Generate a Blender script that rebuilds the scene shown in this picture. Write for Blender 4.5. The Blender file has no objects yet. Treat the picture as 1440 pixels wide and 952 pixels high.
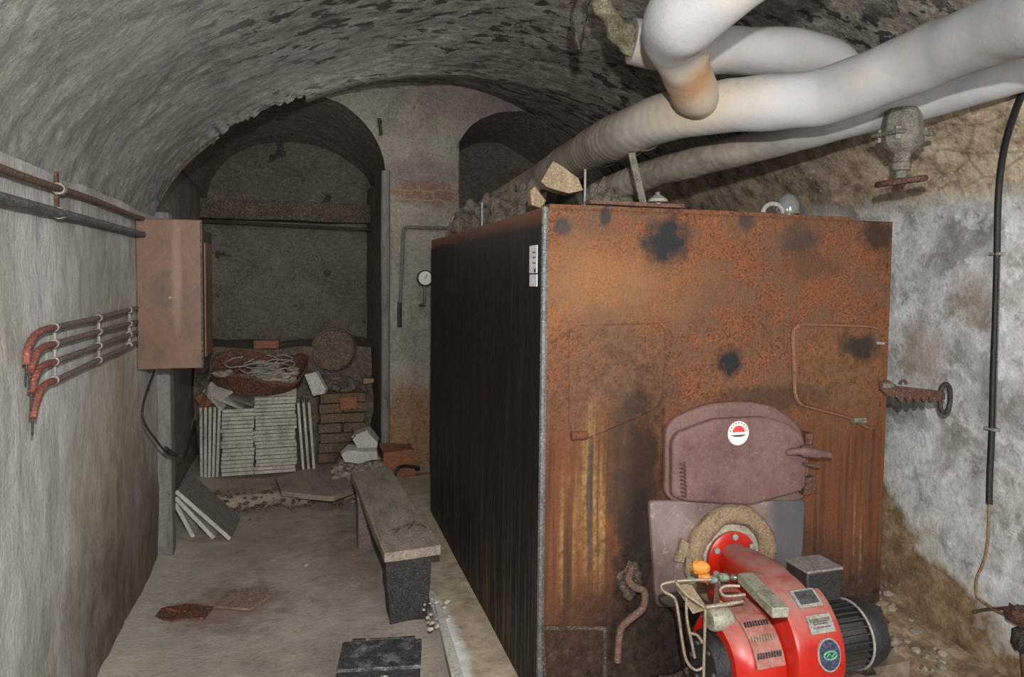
import bpy, bmesh, math, random
from mathutils import Vector, Matrix, noise
random.seed(7)
S = bpy.context.scene
C = S.collection
PI = math.pi
CAMZ = 1.58
F = 960.0
YAW, PIT, ROLL = math.radians(16.8), math.atan(44/960), 0.010
CM = Matrix.Rotation(-YAW,3,'Z') @ Matrix.Rotation(PI/2-PIT,3,'X') @ Matrix.Rotation(ROLL,3,'Z')
FH = Vector((math.sin(YAW), math.cos(YAW), 0))
CP = Vector((0,0,CAMZ))
def ray(px,py): return CM @ Vector(((px-720)/F, -(py-437)/F, -1))
def at(px,py,t):
    d = ray(px,py); return CP + d*(t/d.dot(FH))
def hX(px,py,x):
    d = ray(px,py); return CP + d*(x/d.x)
def hY(px,py,y):
    d = ray(px,py); return CP + d*(y/d.y)
def hZ(px,py,z):
    d = ray(px,py); return CP + d*((z-CAMZ)/d.z)

# ------------------------------------------------------------------ materials
def lin(c):
    if isinstance(c,str):
        c = tuple(int(c[i:i+2],16)/255 for i in (0,2,4))
    return tuple(((v/12.92) if v<=.04045 else ((v+.055)/1.055)**2.4) for v in c)+(1,)
class Mt:
    def __init__(s,name):
        s.m = bpy.data.materials.new(name); s.m.use_nodes=True
        s.nt = s.m.node_tree; s.n = s.nt.nodes; s.l = s.nt.links
        s.b = s.n['Principled BSDF']
        s.g = s.n.new('ShaderNodeNewGeometry'); s.pos = s.g.outputs['Position']
    def con(s,inp,v):
        if isinstance(v,bpy.types.NodeSocket): s.l.new(v,inp)
        elif isinstance(v,str): inp.default_value = lin(v)
        else: inp.default_value = v
    def mapv(s,sv=(1,1,1),off=(0,0,0)):
        m = s.n.new('ShaderNodeMapping'); s.l.new(s.pos,m.inputs['Vector'])
        m.inputs['Scale'].default_value = sv; m.inputs['Location'].default_value = off
        return m.outputs[0]
    def noise(s,scale,detail=6,rough=.6,dist=0,sv=(1,1,1),off=(0,0,0),vec=None):
        t = s.n.new('ShaderNodeTexNoise'); s.l.new(vec or s.mapv(sv,off),t.inputs['Vector'])
        t.inputs['Scale'].default_value=scale; t.inputs['Detail'].default_value=detail
        t.inputs['Roughness'].default_value=rough; t.inputs['Distortion'].default_value=dist
        return t.outputs[0]
    def voro(s,scale,sv=(1,1,1),feature='F1'):
        t = s.n.new('ShaderNodeTexVoronoi'); s.l.new(s.mapv(sv),t.inputs['Vector']); t.feature=feature
        t.inputs['Scale'].default_value=scale
        return t.outputs['Distance']
    def ramp(s,f,stops):
        r = s.n.new('ShaderNodeValToRGB'); s.l.new(f,r.inputs[0]); e = r.color_ramp.elements
        while len(e)<len(stops): e.new(.5)
        for i,(p,c) in enumerate(stops):
            e[i].position=p; e[i].color=lin(c)
        return r.outputs[0]
    def rng(s,f,a,b,c=0.,d=1.):
        r = s.n.new('ShaderNodeMapRange'); s.con(r.inputs[0],f)
        for i,v in zip((1,2,3,4),(a,b,c,d)): r.inputs[i].default_value=v
        return r.outputs[0]
    def mth(s,op,a,b=0.):
        r = s.n.new('ShaderNodeMath'); r.operation=op; s.con(r.inputs[0],a); s.con(r.inputs[1],b); return r.outputs[0]
    def mix(s,f,a,b,mode='MIX'):
        r = s.n.new('ShaderNodeMix'); r.data_type='RGBA'; r.blend_type=mode
        s.con(r.inputs[0],f); s.con(r.inputs[6],a); s.con(r.inputs[7],b); return r.outputs[2]
    def xyz(s,i):
        if not hasattr(s,'sp'):
            s.sp = s.n.new('ShaderNodeSeparateXYZ'); s.l.new(s.pos,s.sp.inputs[0])
        return s.sp.outputs[i]
    def nz(s):
        q = s.n.new('ShaderNodeSeparateXYZ'); s.l.new(s.g.outputs['Normal'],q.inputs[0]); return q.outputs[2]
    def blob(s,c,r,soft=.3,ns=8,na=.8):
        v = s.n.new('ShaderNodeVectorMath'); v.operation='SUBTRACT'; s.l.new(s.pos,v.inputs[0]); v.inputs[1].default_value=c
        w = s.n.new('ShaderNodeVectorMath'); w.operation='DIVIDE'; s.l.new(v.outputs[0],w.inputs[0]); w.inputs[1].default_value=r
        k = s.n.new('ShaderNodeVectorMath'); k.operation='LENGTH'; s.l.new(w.outputs[0],k.inputs[0])
        nn = s.mth('MULTIPLY',s.mth('SUBTRACT',s.noise(ns,5,.65),.5),na*2)
        return s.rng(s.mth('ADD',k.outputs['Value'],nn),1+soft,1-soft)
    def fin(s,col,rough=.9,metal=0.,bump=None,bs=.5,bd=.01,spec=None):
        s.con(s.b.inputs['Base Color'],col); s.con(s.b.inputs['Roughness'],rough); s.con(s.b.inputs['Metallic'],metal)
        if spec is not None: s.b.inputs['Specular IOR Level'].default_value=spec
        if bump is not None:
            q = s.n.new('ShaderNodeBump'); s.l.new(bump,q.inputs['Height']); q.inputs['Strength'].default_value=bs
            q.inputs['Distance'].default_value=bd; s.l.new(q.outputs[0],s.b.inputs['Normal'])
        return s.m
def simple(name,c1,c2,scale=20,rough=.85,metal=0.,bump=.3,c3=None,dirt=None,spec=None,sv=(1,1,1),grit=1.):
    m = Mt(name); f = m.noise(scale,7,.65,sv=sv)
    st = [(.3,c1),(.7,c2)]
    if c3: st=[(.25,c1),(.5,c2),(.75,c3)]
    col = m.ramp(f,st)
    g = m.noise(scale*6,4,.75)
    if grit:
        col = m.mix(m.rng(g,.53,.7,0,.35*grit),col,m.mix(1.0,col,'b9b4aa','SCREEN')); col = m.mix(m.rng(g,.47,.3,0,.7*grit),col,m.mix(1.0,col,'4a4642','MULTIPLY'))
    if dirt:
        col = m.mix(m.rng(m.nz(),.25,.9,0,.85),col,dirt)
    return m.fin(col,rough,metal,m.mth('ADD',f,m.mth('MULTIPLY',g,.4)),min(1,bump*1.6),.01,spec)

def m_wall_left():
    m = Mt('left plaster')
    a = m.noise(2.2,6,.6,sv=(1,1,.45)); b = m.noise(12,8,.72,sv=(1,1.5,.6)); c = m.noise(60,5,.7)
    col = m.ramp(a,[(.3,'807b72'),(.48,'999792'),(.62,'a9aaa9'),(.78,'908a7f')])
    col = m.mix(m.rng(b,.53,.66,0,.5),col,'7b7974')
    col = m.mix(m.rng(b,.46,.34,0,.5),col,'bfc2c0'); col = m.mix(m.rng(c,.55,.7,0,.4),col,'6e6b66')
    # beige and brown damp low down and toward the corner
    lowb = m.blob((-.78,3.3,.75),(.4,.55,.55),.5,5,.5)
    col = m.mix(m.mth('MULTIPLY',lowb,.6),col,'99866a')
    low2 = m.blob((-.78,3.55,.05),(.4,1.0,.6),.4,6,.5)
    col = m.mix(m.mth('MULTIPLY',low2,.95),col,m.ramp(b,[(.3,'6e5b48'),(.7,'41342a')]))
    low3 = m.blob((-.78,3.55,.45),(.4,.25,.18),.5,9,.6)
    col = m.mix(m.mth('MULTIPLY',low3,.5),col,'8d7a7c')
    gr = m.rng(m.noise(5,5,.7,sv=(1,3,.3)),.62,.74,0,.6)
    col = m.mix(gr,col,'66615b')
    h = m.mth('ADD',m.mth('MULTIPLY',b,.7),m.mth('MULTIPLY',c,.3))
    return m.fin(col,.95,0,h,.8,.02)
def m_vault():
    m = Mt('vault render')
    st = m.noise(13,10,.78,.1,sv=(1,1.7,1)); bg = m.noise(1.3,5,.6); fine = m.noise(70,6,.8); md = m.noise(3.6,9,.74,.2,sv=(1,1.3,1),off=(4,4,1))
    col = m.ramp(bg,[(.3,'7d796f'),(.45,'918f88'),(.6,'9c9b97'),(.75,'857d70')])
    col = m.mix(m.rng(md,.52,.64,0,.5),col,'8f8778')
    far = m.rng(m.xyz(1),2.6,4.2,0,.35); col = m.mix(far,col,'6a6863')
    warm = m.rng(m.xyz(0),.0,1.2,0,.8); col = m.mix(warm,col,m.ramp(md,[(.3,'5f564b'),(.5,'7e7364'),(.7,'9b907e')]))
    col = m.mix(m.rng(md,.48,.3,0,.35),col,'625e57')
    col = m.mix(m.rng(st,.52,.6,0,.8),col,'b0aea7')
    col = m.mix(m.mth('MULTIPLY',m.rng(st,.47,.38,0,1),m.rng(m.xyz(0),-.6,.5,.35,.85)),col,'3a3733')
    hr = m.noise(8,7,.7,.2,sv=(1,2.0,1),off=(9,2,4)); hl = m.rng(m.mth('ABSOLUTE',m.mth('SUBTRACT',hr,.5)),.014,.0,0,.6); col = m.mix(hl,col,'d0cec7')  # hairline highlights on the ridges, painted into the colour
    col = m.mix(m.rng(fine,.55,.7,0,.5),col,'bdbbb4'); col = m.mix(m.rng(fine,.45,.32,0,.35),col,'3c3935')
    pv = m.noise(8,5,.6,.3,sv=(1,1.6,1),off=(3,1,2))
    pit = m.mth('MULTIPLY',m.rng(pv,.45,.42),m.mth('MULTIPLY',m.rng(m.xyz(0),-.5,-.1),m.rng(m.noise(2.2,3,.5,off=(8,8,8)),.38,.5)))
    col = m.mix(m.mth('MULTIPLY',pit,.92),col,'1f1c1a')  # shade inside the pits painted dark; the bump carves them too
    h = m.mth('ADD',m.mth('MULTIPLY',st,.8),m.mth('MULTIPLY',fine,.3)); h = m.mth('ADD',h,m.mth('MULTIPLY',md,.8)); h = m.mth('SUBTRACT',h,m.mth('MULTIPLY',pit,.9))
    return m.fin(col,.95,0,h,1.0,.05)
def m_alcove():
    m = Mt('dark alcove plaster')
    a = m.noise(2.5,7,.65); b = m.noise(22,6,.7,sv=(1,1,1.6))
    col = m.ramp(a,[(.3,'5a544b'),(.5,'706a60'),(.7,'857f74')])
    up = m.rng(m.xyz(2),2.0,2.6,0,.6); col = m.mix(up,col,'4f493f')  # plaster tone darkens towards the alcove vault
    col = m.mix(m.rng(b,.52,.7,0,.6),col,'918a7d'); col = m.mix(m.rng(b,.45,.3,0,.7),col,'37332d')
    pit = m.rng(m.noise(4.5,3,.5,off=(1,2,3)),.33,.29); col = m.mix(m.mth('MULTIPLY',pit,.8),col,'24201c')
    low = m.rng(m.xyz(2),.9,.2,0,.4); col = m.mix(low,col,'6a5440')
    f = m.noise(60,5,.75); col = m.mix(m.rng(f,.54,.68,0,.5),col,'9a9387'); col = m.mix(m.rng(f,.46,.33,0,.5),col,'2b2824')
    return m.fin(col,.95,0,m.mth('ADD',m.mth('MULTIPLY',a,.4),b),1,.035)
def m_pillar():
    m = Mt('pillar plaster over brick')
    a = m.noise(4,7,.65); b = m.noise(30,6,.7)
    col = m.ramp(a,[(.3,'78736b'),(.5,'918c82'),(.7,'a29d93')])
    col = m.mix(m.rng(b,.52,.7,0,.5),col,'b4ac9b'); col = m.mix(m.rng(b,.45,.3,0,.6),col,'544d44')
    pk = m.blob((1.35,5.46,2.95),(.45,.4,.2),.4,6,.8); col = m.mix(m.mth('MULTIPLY',pk,.4),col,'7d6266')
    cb = m.n.new('ShaderNodeCombineXYZ'); m.l.new(m.xyz(0),cb.inputs[0]); m.l.new(m.xyz(2),cb.inputs[1])
    dn = m.n.new('ShaderNodeTexNoise'); dn.inputs['Scale'].default_value=7; m.l.new(m.pos,dn.inputs['Vector'])
    va = m.n.new('ShaderNodeVectorMath'); va.operation='MULTIPLY_ADD'; m.l.new(dn.outputs['Color'],va.inputs[0]); va.inputs[1].default_value=(.07,.07,0); m.l.new(cb.outputs[0],va.inputs[2])
    br = m.n.new('ShaderNodeTexBrick'); m.l.new(va.outputs[0],br.inputs['Vector'])
    br.inputs['Scale'].default_value=4; br.inputs['Color1'].default_value=lin('96634c'); br.inputs['Color2'].default_value=lin('7c5a4c')
    br.inputs['Mortar'].default_value=lin('8b8272'); br.inputs['Mortar Size'].default_value=.03; br.inputs['Brick Width'].default_value=.9; br.inputs['Row Height'].default_value=.32
    bm_ = m.blob((.92,5.46,2.27),(.28,.4,.10),.25,12,.7)
    col = m.mix(m.mth('MULTIPLY',bm_,m.rng(b,.36,.5,.2,.95)),col,br.outputs[0])
    pk2 = m.blob((.9,5.46,2.42),(.34,.4,.1),.3,9,.7); col = m.mix(m.mth('MULTIPLY',pk2,.6),col,'77676a')
    rg = m.blob((.8,5.46,.3),(.3,.5,.42),.35,7,.7); col = m.mix(m.mth('MULTIPLY',rg,.8),col,m.ramp(b,[(.35,'6f5335'),(.6,'9c7448')]))
    dk = m.rng(m.xyz(0),1.9,2.4,0,.3); col = m.mix(dk,col,'4a443c')
    f = m.noise(75,5,.75); col = m.mix(m.rng(f,.54,.68,0,.4),col,'c0b8a8'); col = m.mix(m.rng(f,.46,.33,0,.5),col,'4a443c')
    return m.fin(col,.95,0,m.mth('ADD',a,m.mth('MULTIPLY',b,.6)),1,.035)
def m_wall_right():
    m = Mt('right wall plaster')
    a = m.noise(3.2,7,.62,.3); b = m.noise(9,7,.68,.1); c = m.noise(45,6,.75)
    col = m.ramp(a,[(.32,'757472'),(.44,'9d9fa0'),(.54,'c0c2c4'),(.66,'908e88')])
    col = m.mix(m.rng(b,.53,.62,0,.75),col,'d6d9dc'); col = m.mix(m.rng(b,.45,.36,0,.65),col,'77726a')
    up = m.rng(m.mth('ADD',m.xyz(2),m.mth('MULTIPLY',b,.25)),2.02,2.12)
    stone = m.ramp(b,[(.32,'5a4d42'),(.47,'a3927a'),(.6,'bcb09a'),(.75,'8c8072')])
    ve = m.rng(m.voro(7,(1,1,1.5),'DISTANCE_TO_EDGE'),.0,.08); stone = m.mix(m.mth('MULTIPLY',m.rng(ve,1,0),.45),stone,'4a4038'); stone = m.mix(m.rng(c,.55,.68,0,.5),stone,'cfc6b4')
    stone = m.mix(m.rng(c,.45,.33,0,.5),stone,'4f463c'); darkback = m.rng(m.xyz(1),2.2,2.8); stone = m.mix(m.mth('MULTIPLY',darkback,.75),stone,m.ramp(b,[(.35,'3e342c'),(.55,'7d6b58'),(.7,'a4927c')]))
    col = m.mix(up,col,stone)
    st = m.blob((2.7,2.45,1.25),(.4,.12,.14),.5,7,.8); col = m.mix(m.mth('MULTIPLY',st,.6),col,'8a7156')
    st = m.blob((2.7,2.2,1.5),(.4,.08,.12),.5,7,.8); col = m.mix(m.mth('MULTIPLY',st,.5),col,'846d57')
    diag = m.mth('ADD',m.mth('SUBTRACT',m.xyz(2),m.mth('MULTIPLY',m.mth('SUBTRACT',m.xyz(1),2.2),.75)),m.mth('MULTIPLY',m.mth('SUBTRACT',m.noise(5,4,.5),.5),.5))
    low = m.rng(diag,.34,.24)
    col = m.mix(low,col,m.ramp(b,[(.3,'4c3a29'),(.5,'7b6447'),(.65,'9c8a6e')]))
    edge = m.mth('MULTIPLY',m.rng(diag,.24,.32),m.rng(diag,.40,.32)); col = m.mix(m.mth('MULTIPLY',edge,.6),col,'d2cfc6')
    h = m.mth('ADD',m.mth('ADD',b,m.mth('MULTIPLY',c,.3)),m.mth('MULTIPLY',low,-.5))
    col = m.mix(m.rng(c,.56,.7,0,.35),col,'d5d6d6'); col = m.mix(m.rng(c,.44,.32,0,.45),col,'67635c')
    return m.fin(col,.93,0,h,.6,.02)
def m_floor():
    m = Mt('dusty concrete floor')
    a = m.noise(2.0,7,.6); b = m.noise(9,8,.72,.2,sv=(1,1.2,1)); c = m.noise(60,5,.75)
    col = m.ramp(a,[(.3,'887c72'),(.5,'9c9187'),(.7,'aba196')])
    col = m.mix(m.rng(b,.53,.7,0,.6),col,'aea597'); col = m.mix(m.rng(b,.45,.28,0,.7),col,'61534a')
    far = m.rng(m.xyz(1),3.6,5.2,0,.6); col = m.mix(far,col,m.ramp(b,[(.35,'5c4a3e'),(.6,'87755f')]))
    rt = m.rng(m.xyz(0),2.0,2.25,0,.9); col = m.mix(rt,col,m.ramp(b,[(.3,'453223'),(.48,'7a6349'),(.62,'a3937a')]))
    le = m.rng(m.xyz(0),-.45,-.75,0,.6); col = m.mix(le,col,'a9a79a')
    bl = m.blob((-.35,3.45,0),(.28,.22,.3),.3,8,.9); col = m.mix(m.mth('MULTIPLY',bl,.6),col,'6a5248')
    bl = m.blob((.2,3.9,0),(.15,.5,.3),.5,8,.9); col = m.mix(m.mth('MULTIPLY',bl,.5),col,'5e4b42')
    col = m.mix(m.rng(c,.55,.7,0,.4),col,'b5ab9d'); col = m.mix(m.rng(c,.45,.32,0,.4),col,'5f544b')
    return m.fin(col,.92,0,m.mth('ADD',m.mth('MULTIPLY',b,.8),m.mth('MULTIPLY',c,.3)),.6,.018)
def m_curb():
    m = Mt('plinth concrete')
    b = m.noise(12,7,.7); a = m.noise(3,5,.6)
    col = m.ramp(b,[(.3,'7d6d58'),(.5,'9c907c'),(.7,'b0a693')])
    col = m.mix(m.rng(a,.5,.7,0,.5),col,'8a6f4e')
    w = m.blob((.56,2.75,.08),(.05,.35,.2),.4,16,.7); col = m.mix(m.mth('MULTIPLY',w,.9),col,'cfd2d4')
    dk = m.blob((1.5,2.15,.05),(.9,.2,.3),.5,7,.7); col = m.mix(m.mth('MULTIPLY',dk,.8),col,'3a2e24')
    return m.fin(col,.9,0,b,.6,.012)
FY = 2.18   # plane of the boiler front
def fp(px,py,y=None): return hY(px,py,FY if y is None else y)
def m_rust():
    m = Mt('rusted boiler front')
    f = m.noise(105,4,.9); v = m.noise(34,5,.75); a = m.noise(4,9,.75); st = m.noise(11,6,.65,sv=(3.5,1,.12))
    col = m.ramp(a,[(.3,'46302a'),(.45,'67412d'),(.58,'794a30'),(.72,'573b2c')])
    up = m.rng(m.xyz(2),1.2,1.7,0,.3); col = m.mix(up,col,'6f4830')
    col = m.mix(m.rng(f,.54,.64,0,.6),col,'96633f'); col = m.mix(m.rng(f,.48,.40,0,.9),col,'2b1c16')
    wq = m.noise(9,6,.7,off=(7,1,3)); col = m.mix(m.rng(wq,.48,.6,0,.75),col,'5f4838'); col = m.mix(m.rng(wq,.44,.3,0,.6),col,'7f4a2d')
    col = m.mix(m.rng(v,.56,.68,0,.6),col,'5a3826')
    # lighter film
    q = m.blob(fp(850,400),(.3,.5,.12),.6,6,.8); col = m.mix(m.mth('MULTIPLY',q,.35),col,'9a744c')
    q = m.blob(fp(865,535),(.2,.5,.22),.3,9,.5); col = m.mix(m.mth('MULTIPLY',q,.5),col,m.ramp(v,[(.35,'372a22'),(.6,'6b5440')]))
    q = m.blob(fp(1175,530),(.2,.5,.2),.3,9,.5); col = m.mix(m.mth('MULTIPLY',q,.5),col,m.ramp(v,[(.35,'3a2c20'),(.6,'755a38')]))
    # lower part: vertical runs
    lz = m.rng(m.mth('ADD',m.xyz(2),m.mth('MULTIPLY',a,.3)),1.32,1.1)
    low = m.ramp(st,[(.3,'221814'),(.42,'4d2f20'),(.55,'6a3d25'),(.66,'4b382d')])
    col = m.mix(m.mth('MULTIPLY',lz,.8),col,low)
    yel = m.noise(16,4,.5,sv=(3,1,.06),off=(2,0,0))
    for (x,y,rx,rz) in ((797,745,.03,.24),(828,690,.035,.27),(843,740,.03,.2),(866,700,.018,.2),(1202,775,.045,.22)):
        yb = m.blob(fp(x,y),(rx,.5,rz),.5,12,.4)
        col = m.mix(m.mth('MULTIPLY',yb,m.rng(yel,.46,.58,.05,.8)),col,m.mix(m.rng(v,.4,.6),'6e5432','a17f50'))
    # right low band glossier orange brown
    for (x,y,rx,rz,cc,k) in ((935,338,.09,.075,'26272a',1),(1125,340,.085,.06,'39322f',.75),(1230,330,.075,.06,'2c2620',.85),(1022,507,.05,.05,'222326',1),
                      (850,305,.02,.035,'303034',.9),(1047,312,.03,.03,'35302f',.8),(790,318,.03,.03,'353437',.8),(1140,375,.12,.05,'4c382c',.6),
                      (900,700,.09,.4,'231a16',.85),(890,790,.06,.28,'1b1614',.9),(828,700,.012,.25,'3a3433',.8),(1112,730,.02,.16,'2a2c33',.9),(1205,488,.07,.05,'25221f',.9),(1180,480,.03,.05,'2b2723',.6),(1080,560,.2,.05,'2e2622',.6),(870,650,.05,.3,'3c3029',.6)):
        k_ = m.blob(fp(x,y),(rx,.5,rz),.35,22,.95); col = m.mix(m.mth('MULTIPLY',k_,float(k)),col,cc)
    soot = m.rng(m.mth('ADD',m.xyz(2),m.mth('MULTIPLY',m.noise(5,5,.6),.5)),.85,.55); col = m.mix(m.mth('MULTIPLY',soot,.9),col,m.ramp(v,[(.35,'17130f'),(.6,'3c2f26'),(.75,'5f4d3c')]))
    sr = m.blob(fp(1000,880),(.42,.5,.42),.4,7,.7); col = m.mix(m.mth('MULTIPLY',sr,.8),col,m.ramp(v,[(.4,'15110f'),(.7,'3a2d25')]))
    h = m.mth('ADD',m.mth('MULTIPLY',f,.5),m.mth('MULTIPLY',v,.7))
    return m.fin(col,m.rng(f,.3,.7,.6,.9),0.,h,1.0,.012,.25)
def m_side():
    m = Mt('black boiler side sheet')
    st = m.noise(7,8,.75,.3,sv=(1,3,.22)); b = m.noise(30,6,.75,sv=(1,1,.4)); a = m.noise(2.5,5,.6)
    col = m.ramp(st,[(.38,'0d0c0c'),(.52,'171414'),(.66,'2e1e19'),(.82,'4f3226')])
    ry = m.rng(m.xyz(1),2.5,3.4,0.,.55); col = m.mix(m.mth('MULTIPLY',ry,m.rng(a,.4,.65)),col,m.ramp(b,[(.4,'1d1311'),(.7,'4c2c20')]))
    col = m.mix(m.rng(b,.62,.75,0,.5),col,'5d4336')
    tp = m.rng(m.mth('ADD',m.xyz(2),m.mth('MULTIPLY',b,.06)),1.79,1.84,0,.8); col = m.mix(tp,col,'6b4127')
    lo = m.mth('MULTIPLY',m.rng(m.xyz(2),.9,.2,0,1),m.rng(m.noise(14,5,.6,sv=(1,4,.1),off=(5,5,5)),.5,.64)); col = m.mix(m.mth('MULTIPLY',lo,.55),col,'6e5b46')
    return m.fin(col,m.rng(b,.3,.7,.45,.75),0,b,.35,.005,.3)
def m_lag():
    m = Mt('white pipe lagging')
    a = m.noise(3,6,.6); b = m.noise(24,6,.7); 
    col = m.ramp(a,[(.3,'7d7f82'),(.5,'939598'),(.7,'9e9fa0')])
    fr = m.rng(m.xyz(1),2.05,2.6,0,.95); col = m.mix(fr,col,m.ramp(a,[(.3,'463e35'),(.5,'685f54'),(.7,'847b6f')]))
    j = at(972,120,2.35); k = m.blob(j,(.2,.3,.14),.5,9,.5); col = m.mix(m.mth('MULTIPLY',k,.7),col,'a8977a')
    k = m.blob(at(968,120,2.3),(.08,.2,.06),.5,14,.8); col = m.mix(m.mth('MULTIPLY',k,.75),col,'94683d')
    col = m.mix(m.rng(b,.54,.68,0,.45),col,'857e72'); g=m.noise(5,6,.7,off=(3,3,3)); col = m.mix(m.rng(g,.54,.68,0,.5),col,'948c7c')
    w = m.n.new('ShaderNodeTexWave'); m.l.new(m.pos,w.inputs['Vector']); w.bands_direction='Y'; w.inputs['Scale'].default_value=8; w.inputs['Distortion'].default_value=7; w.inputs['Detail Scale'].default_value=.6; w.inputs['Detail'].default_value=3
    return m.fin(col,.8,0,m.mth('ADD',m.mth('MULTIPLY',w.outputs['Fac'],m.rng(m.xyz(1),2.0,2.7,.03,.4)),m.mth('MULTIPLY',b,.6)),.35,.008)
def m_red():
    m = Mt('red burner paint')
    b = m.noise(16,6,.7); up = m.nz()
    col = m.ramp(b,[(.3,'8f140b'),(.6,'a41c0f')])
    d = m.mth('MULTIPLY',m.rng(up,.35,.85),m.rng(b,.35,.6,.5,1)); col = m.mix(m.mth('MULTIPLY',d,.85),col,'7d6c64')
    return m.fin(col,m.rng(d,0,1,.3,.8),0,b,.08,.003,.5)
def m_reddark():
    m = Mt('dusty grille plate'); b = m.noise(30,6,.7)
    return m.fin(m.ramp(b,[(.3,'7a4038'),(.7,'977067')]),.7,0,b,.1,.003)
def m_door():
    m = Mt('mauve brown cast door'); a = m.noise(6,6,.6); b = m.noise(70,4,.7)
    col = m.ramp(a,[(.3,'51393a'),(.5,'5f4945'),(.7,'6b5550')]); col = m.mix(m.rng(b,.55,.7,0,.35),col,'85706a'); col = m.mix(m.rng(b,.45,.3,0,.5),col,'412b25')
    return m.fin(col,.75,0,b,.3,.004,.3)
def m_plate():
    m = Mt('burner plate paint'); a = m.noise(6,6,.6); b = m.noise(45,5,.7)
    col = m.ramp(a,[(.3,'54443f'),(.5,'6b5b58'),(.7,'7a6d6c')]); col = m.mix(m.rng(b,.55,.7,0,.4),col,'b0a5a2')
    k = m.rng(m.mth('ADD',m.xyz(2),m.mth('MULTIPLY',a,.3)),.72,.58); col = m.mix(m.mth('MULTIPLY',k,.85),col,'2c231e')
    k = m.rng(m.mth('ADD',m.xyz(0),m.mth('MULTIPLY',b,.06)),1.69,1.73); col = m.mix(m.mth('MULTIPLY',k,.8),col,'3b3f47')
    return m.fin(col,.7,0,b,.3,.004)
def m_copperbox():
    m = Mt('brown painted sheet box'); a = m.noise(5,6,.6,.5); b = m.noise(30,6,.7)
    col = m.ramp(a,[(.3,'4d392c'),(.5,'654936'),(.7,'57402f')]); col = m.mix(m.rng(b,.56,.72,0,.5),col,'45302a'); col = m.mix(m.rng(b,.42,.28,0,.4),col,'85695a')
    q = m.blob((-.6,3.64,1.6),(.02,.3,.25),.5,10,.4); col = m.mix(m.mth('MULTIPLY',q,.35),col,'9c8272')
    return m.fin(col,.55,0,m.mth('ADD',a,m.mth('MULTIPLY',b,.3)),.35,.01)
WL,VA,AL,PL,WR,FLM,CB = m_wall_left(),m_vault(),m_alcove(),m_pillar(),m_wall_right(),m_floor(),m_curb()
RU,SD,LG,RED,GRP,DR,PT,CBX = m_rust(),m_side(),m_lag(),m_red(),m_reddark(),m_door(),m_plate(),m_copperbox()
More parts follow.
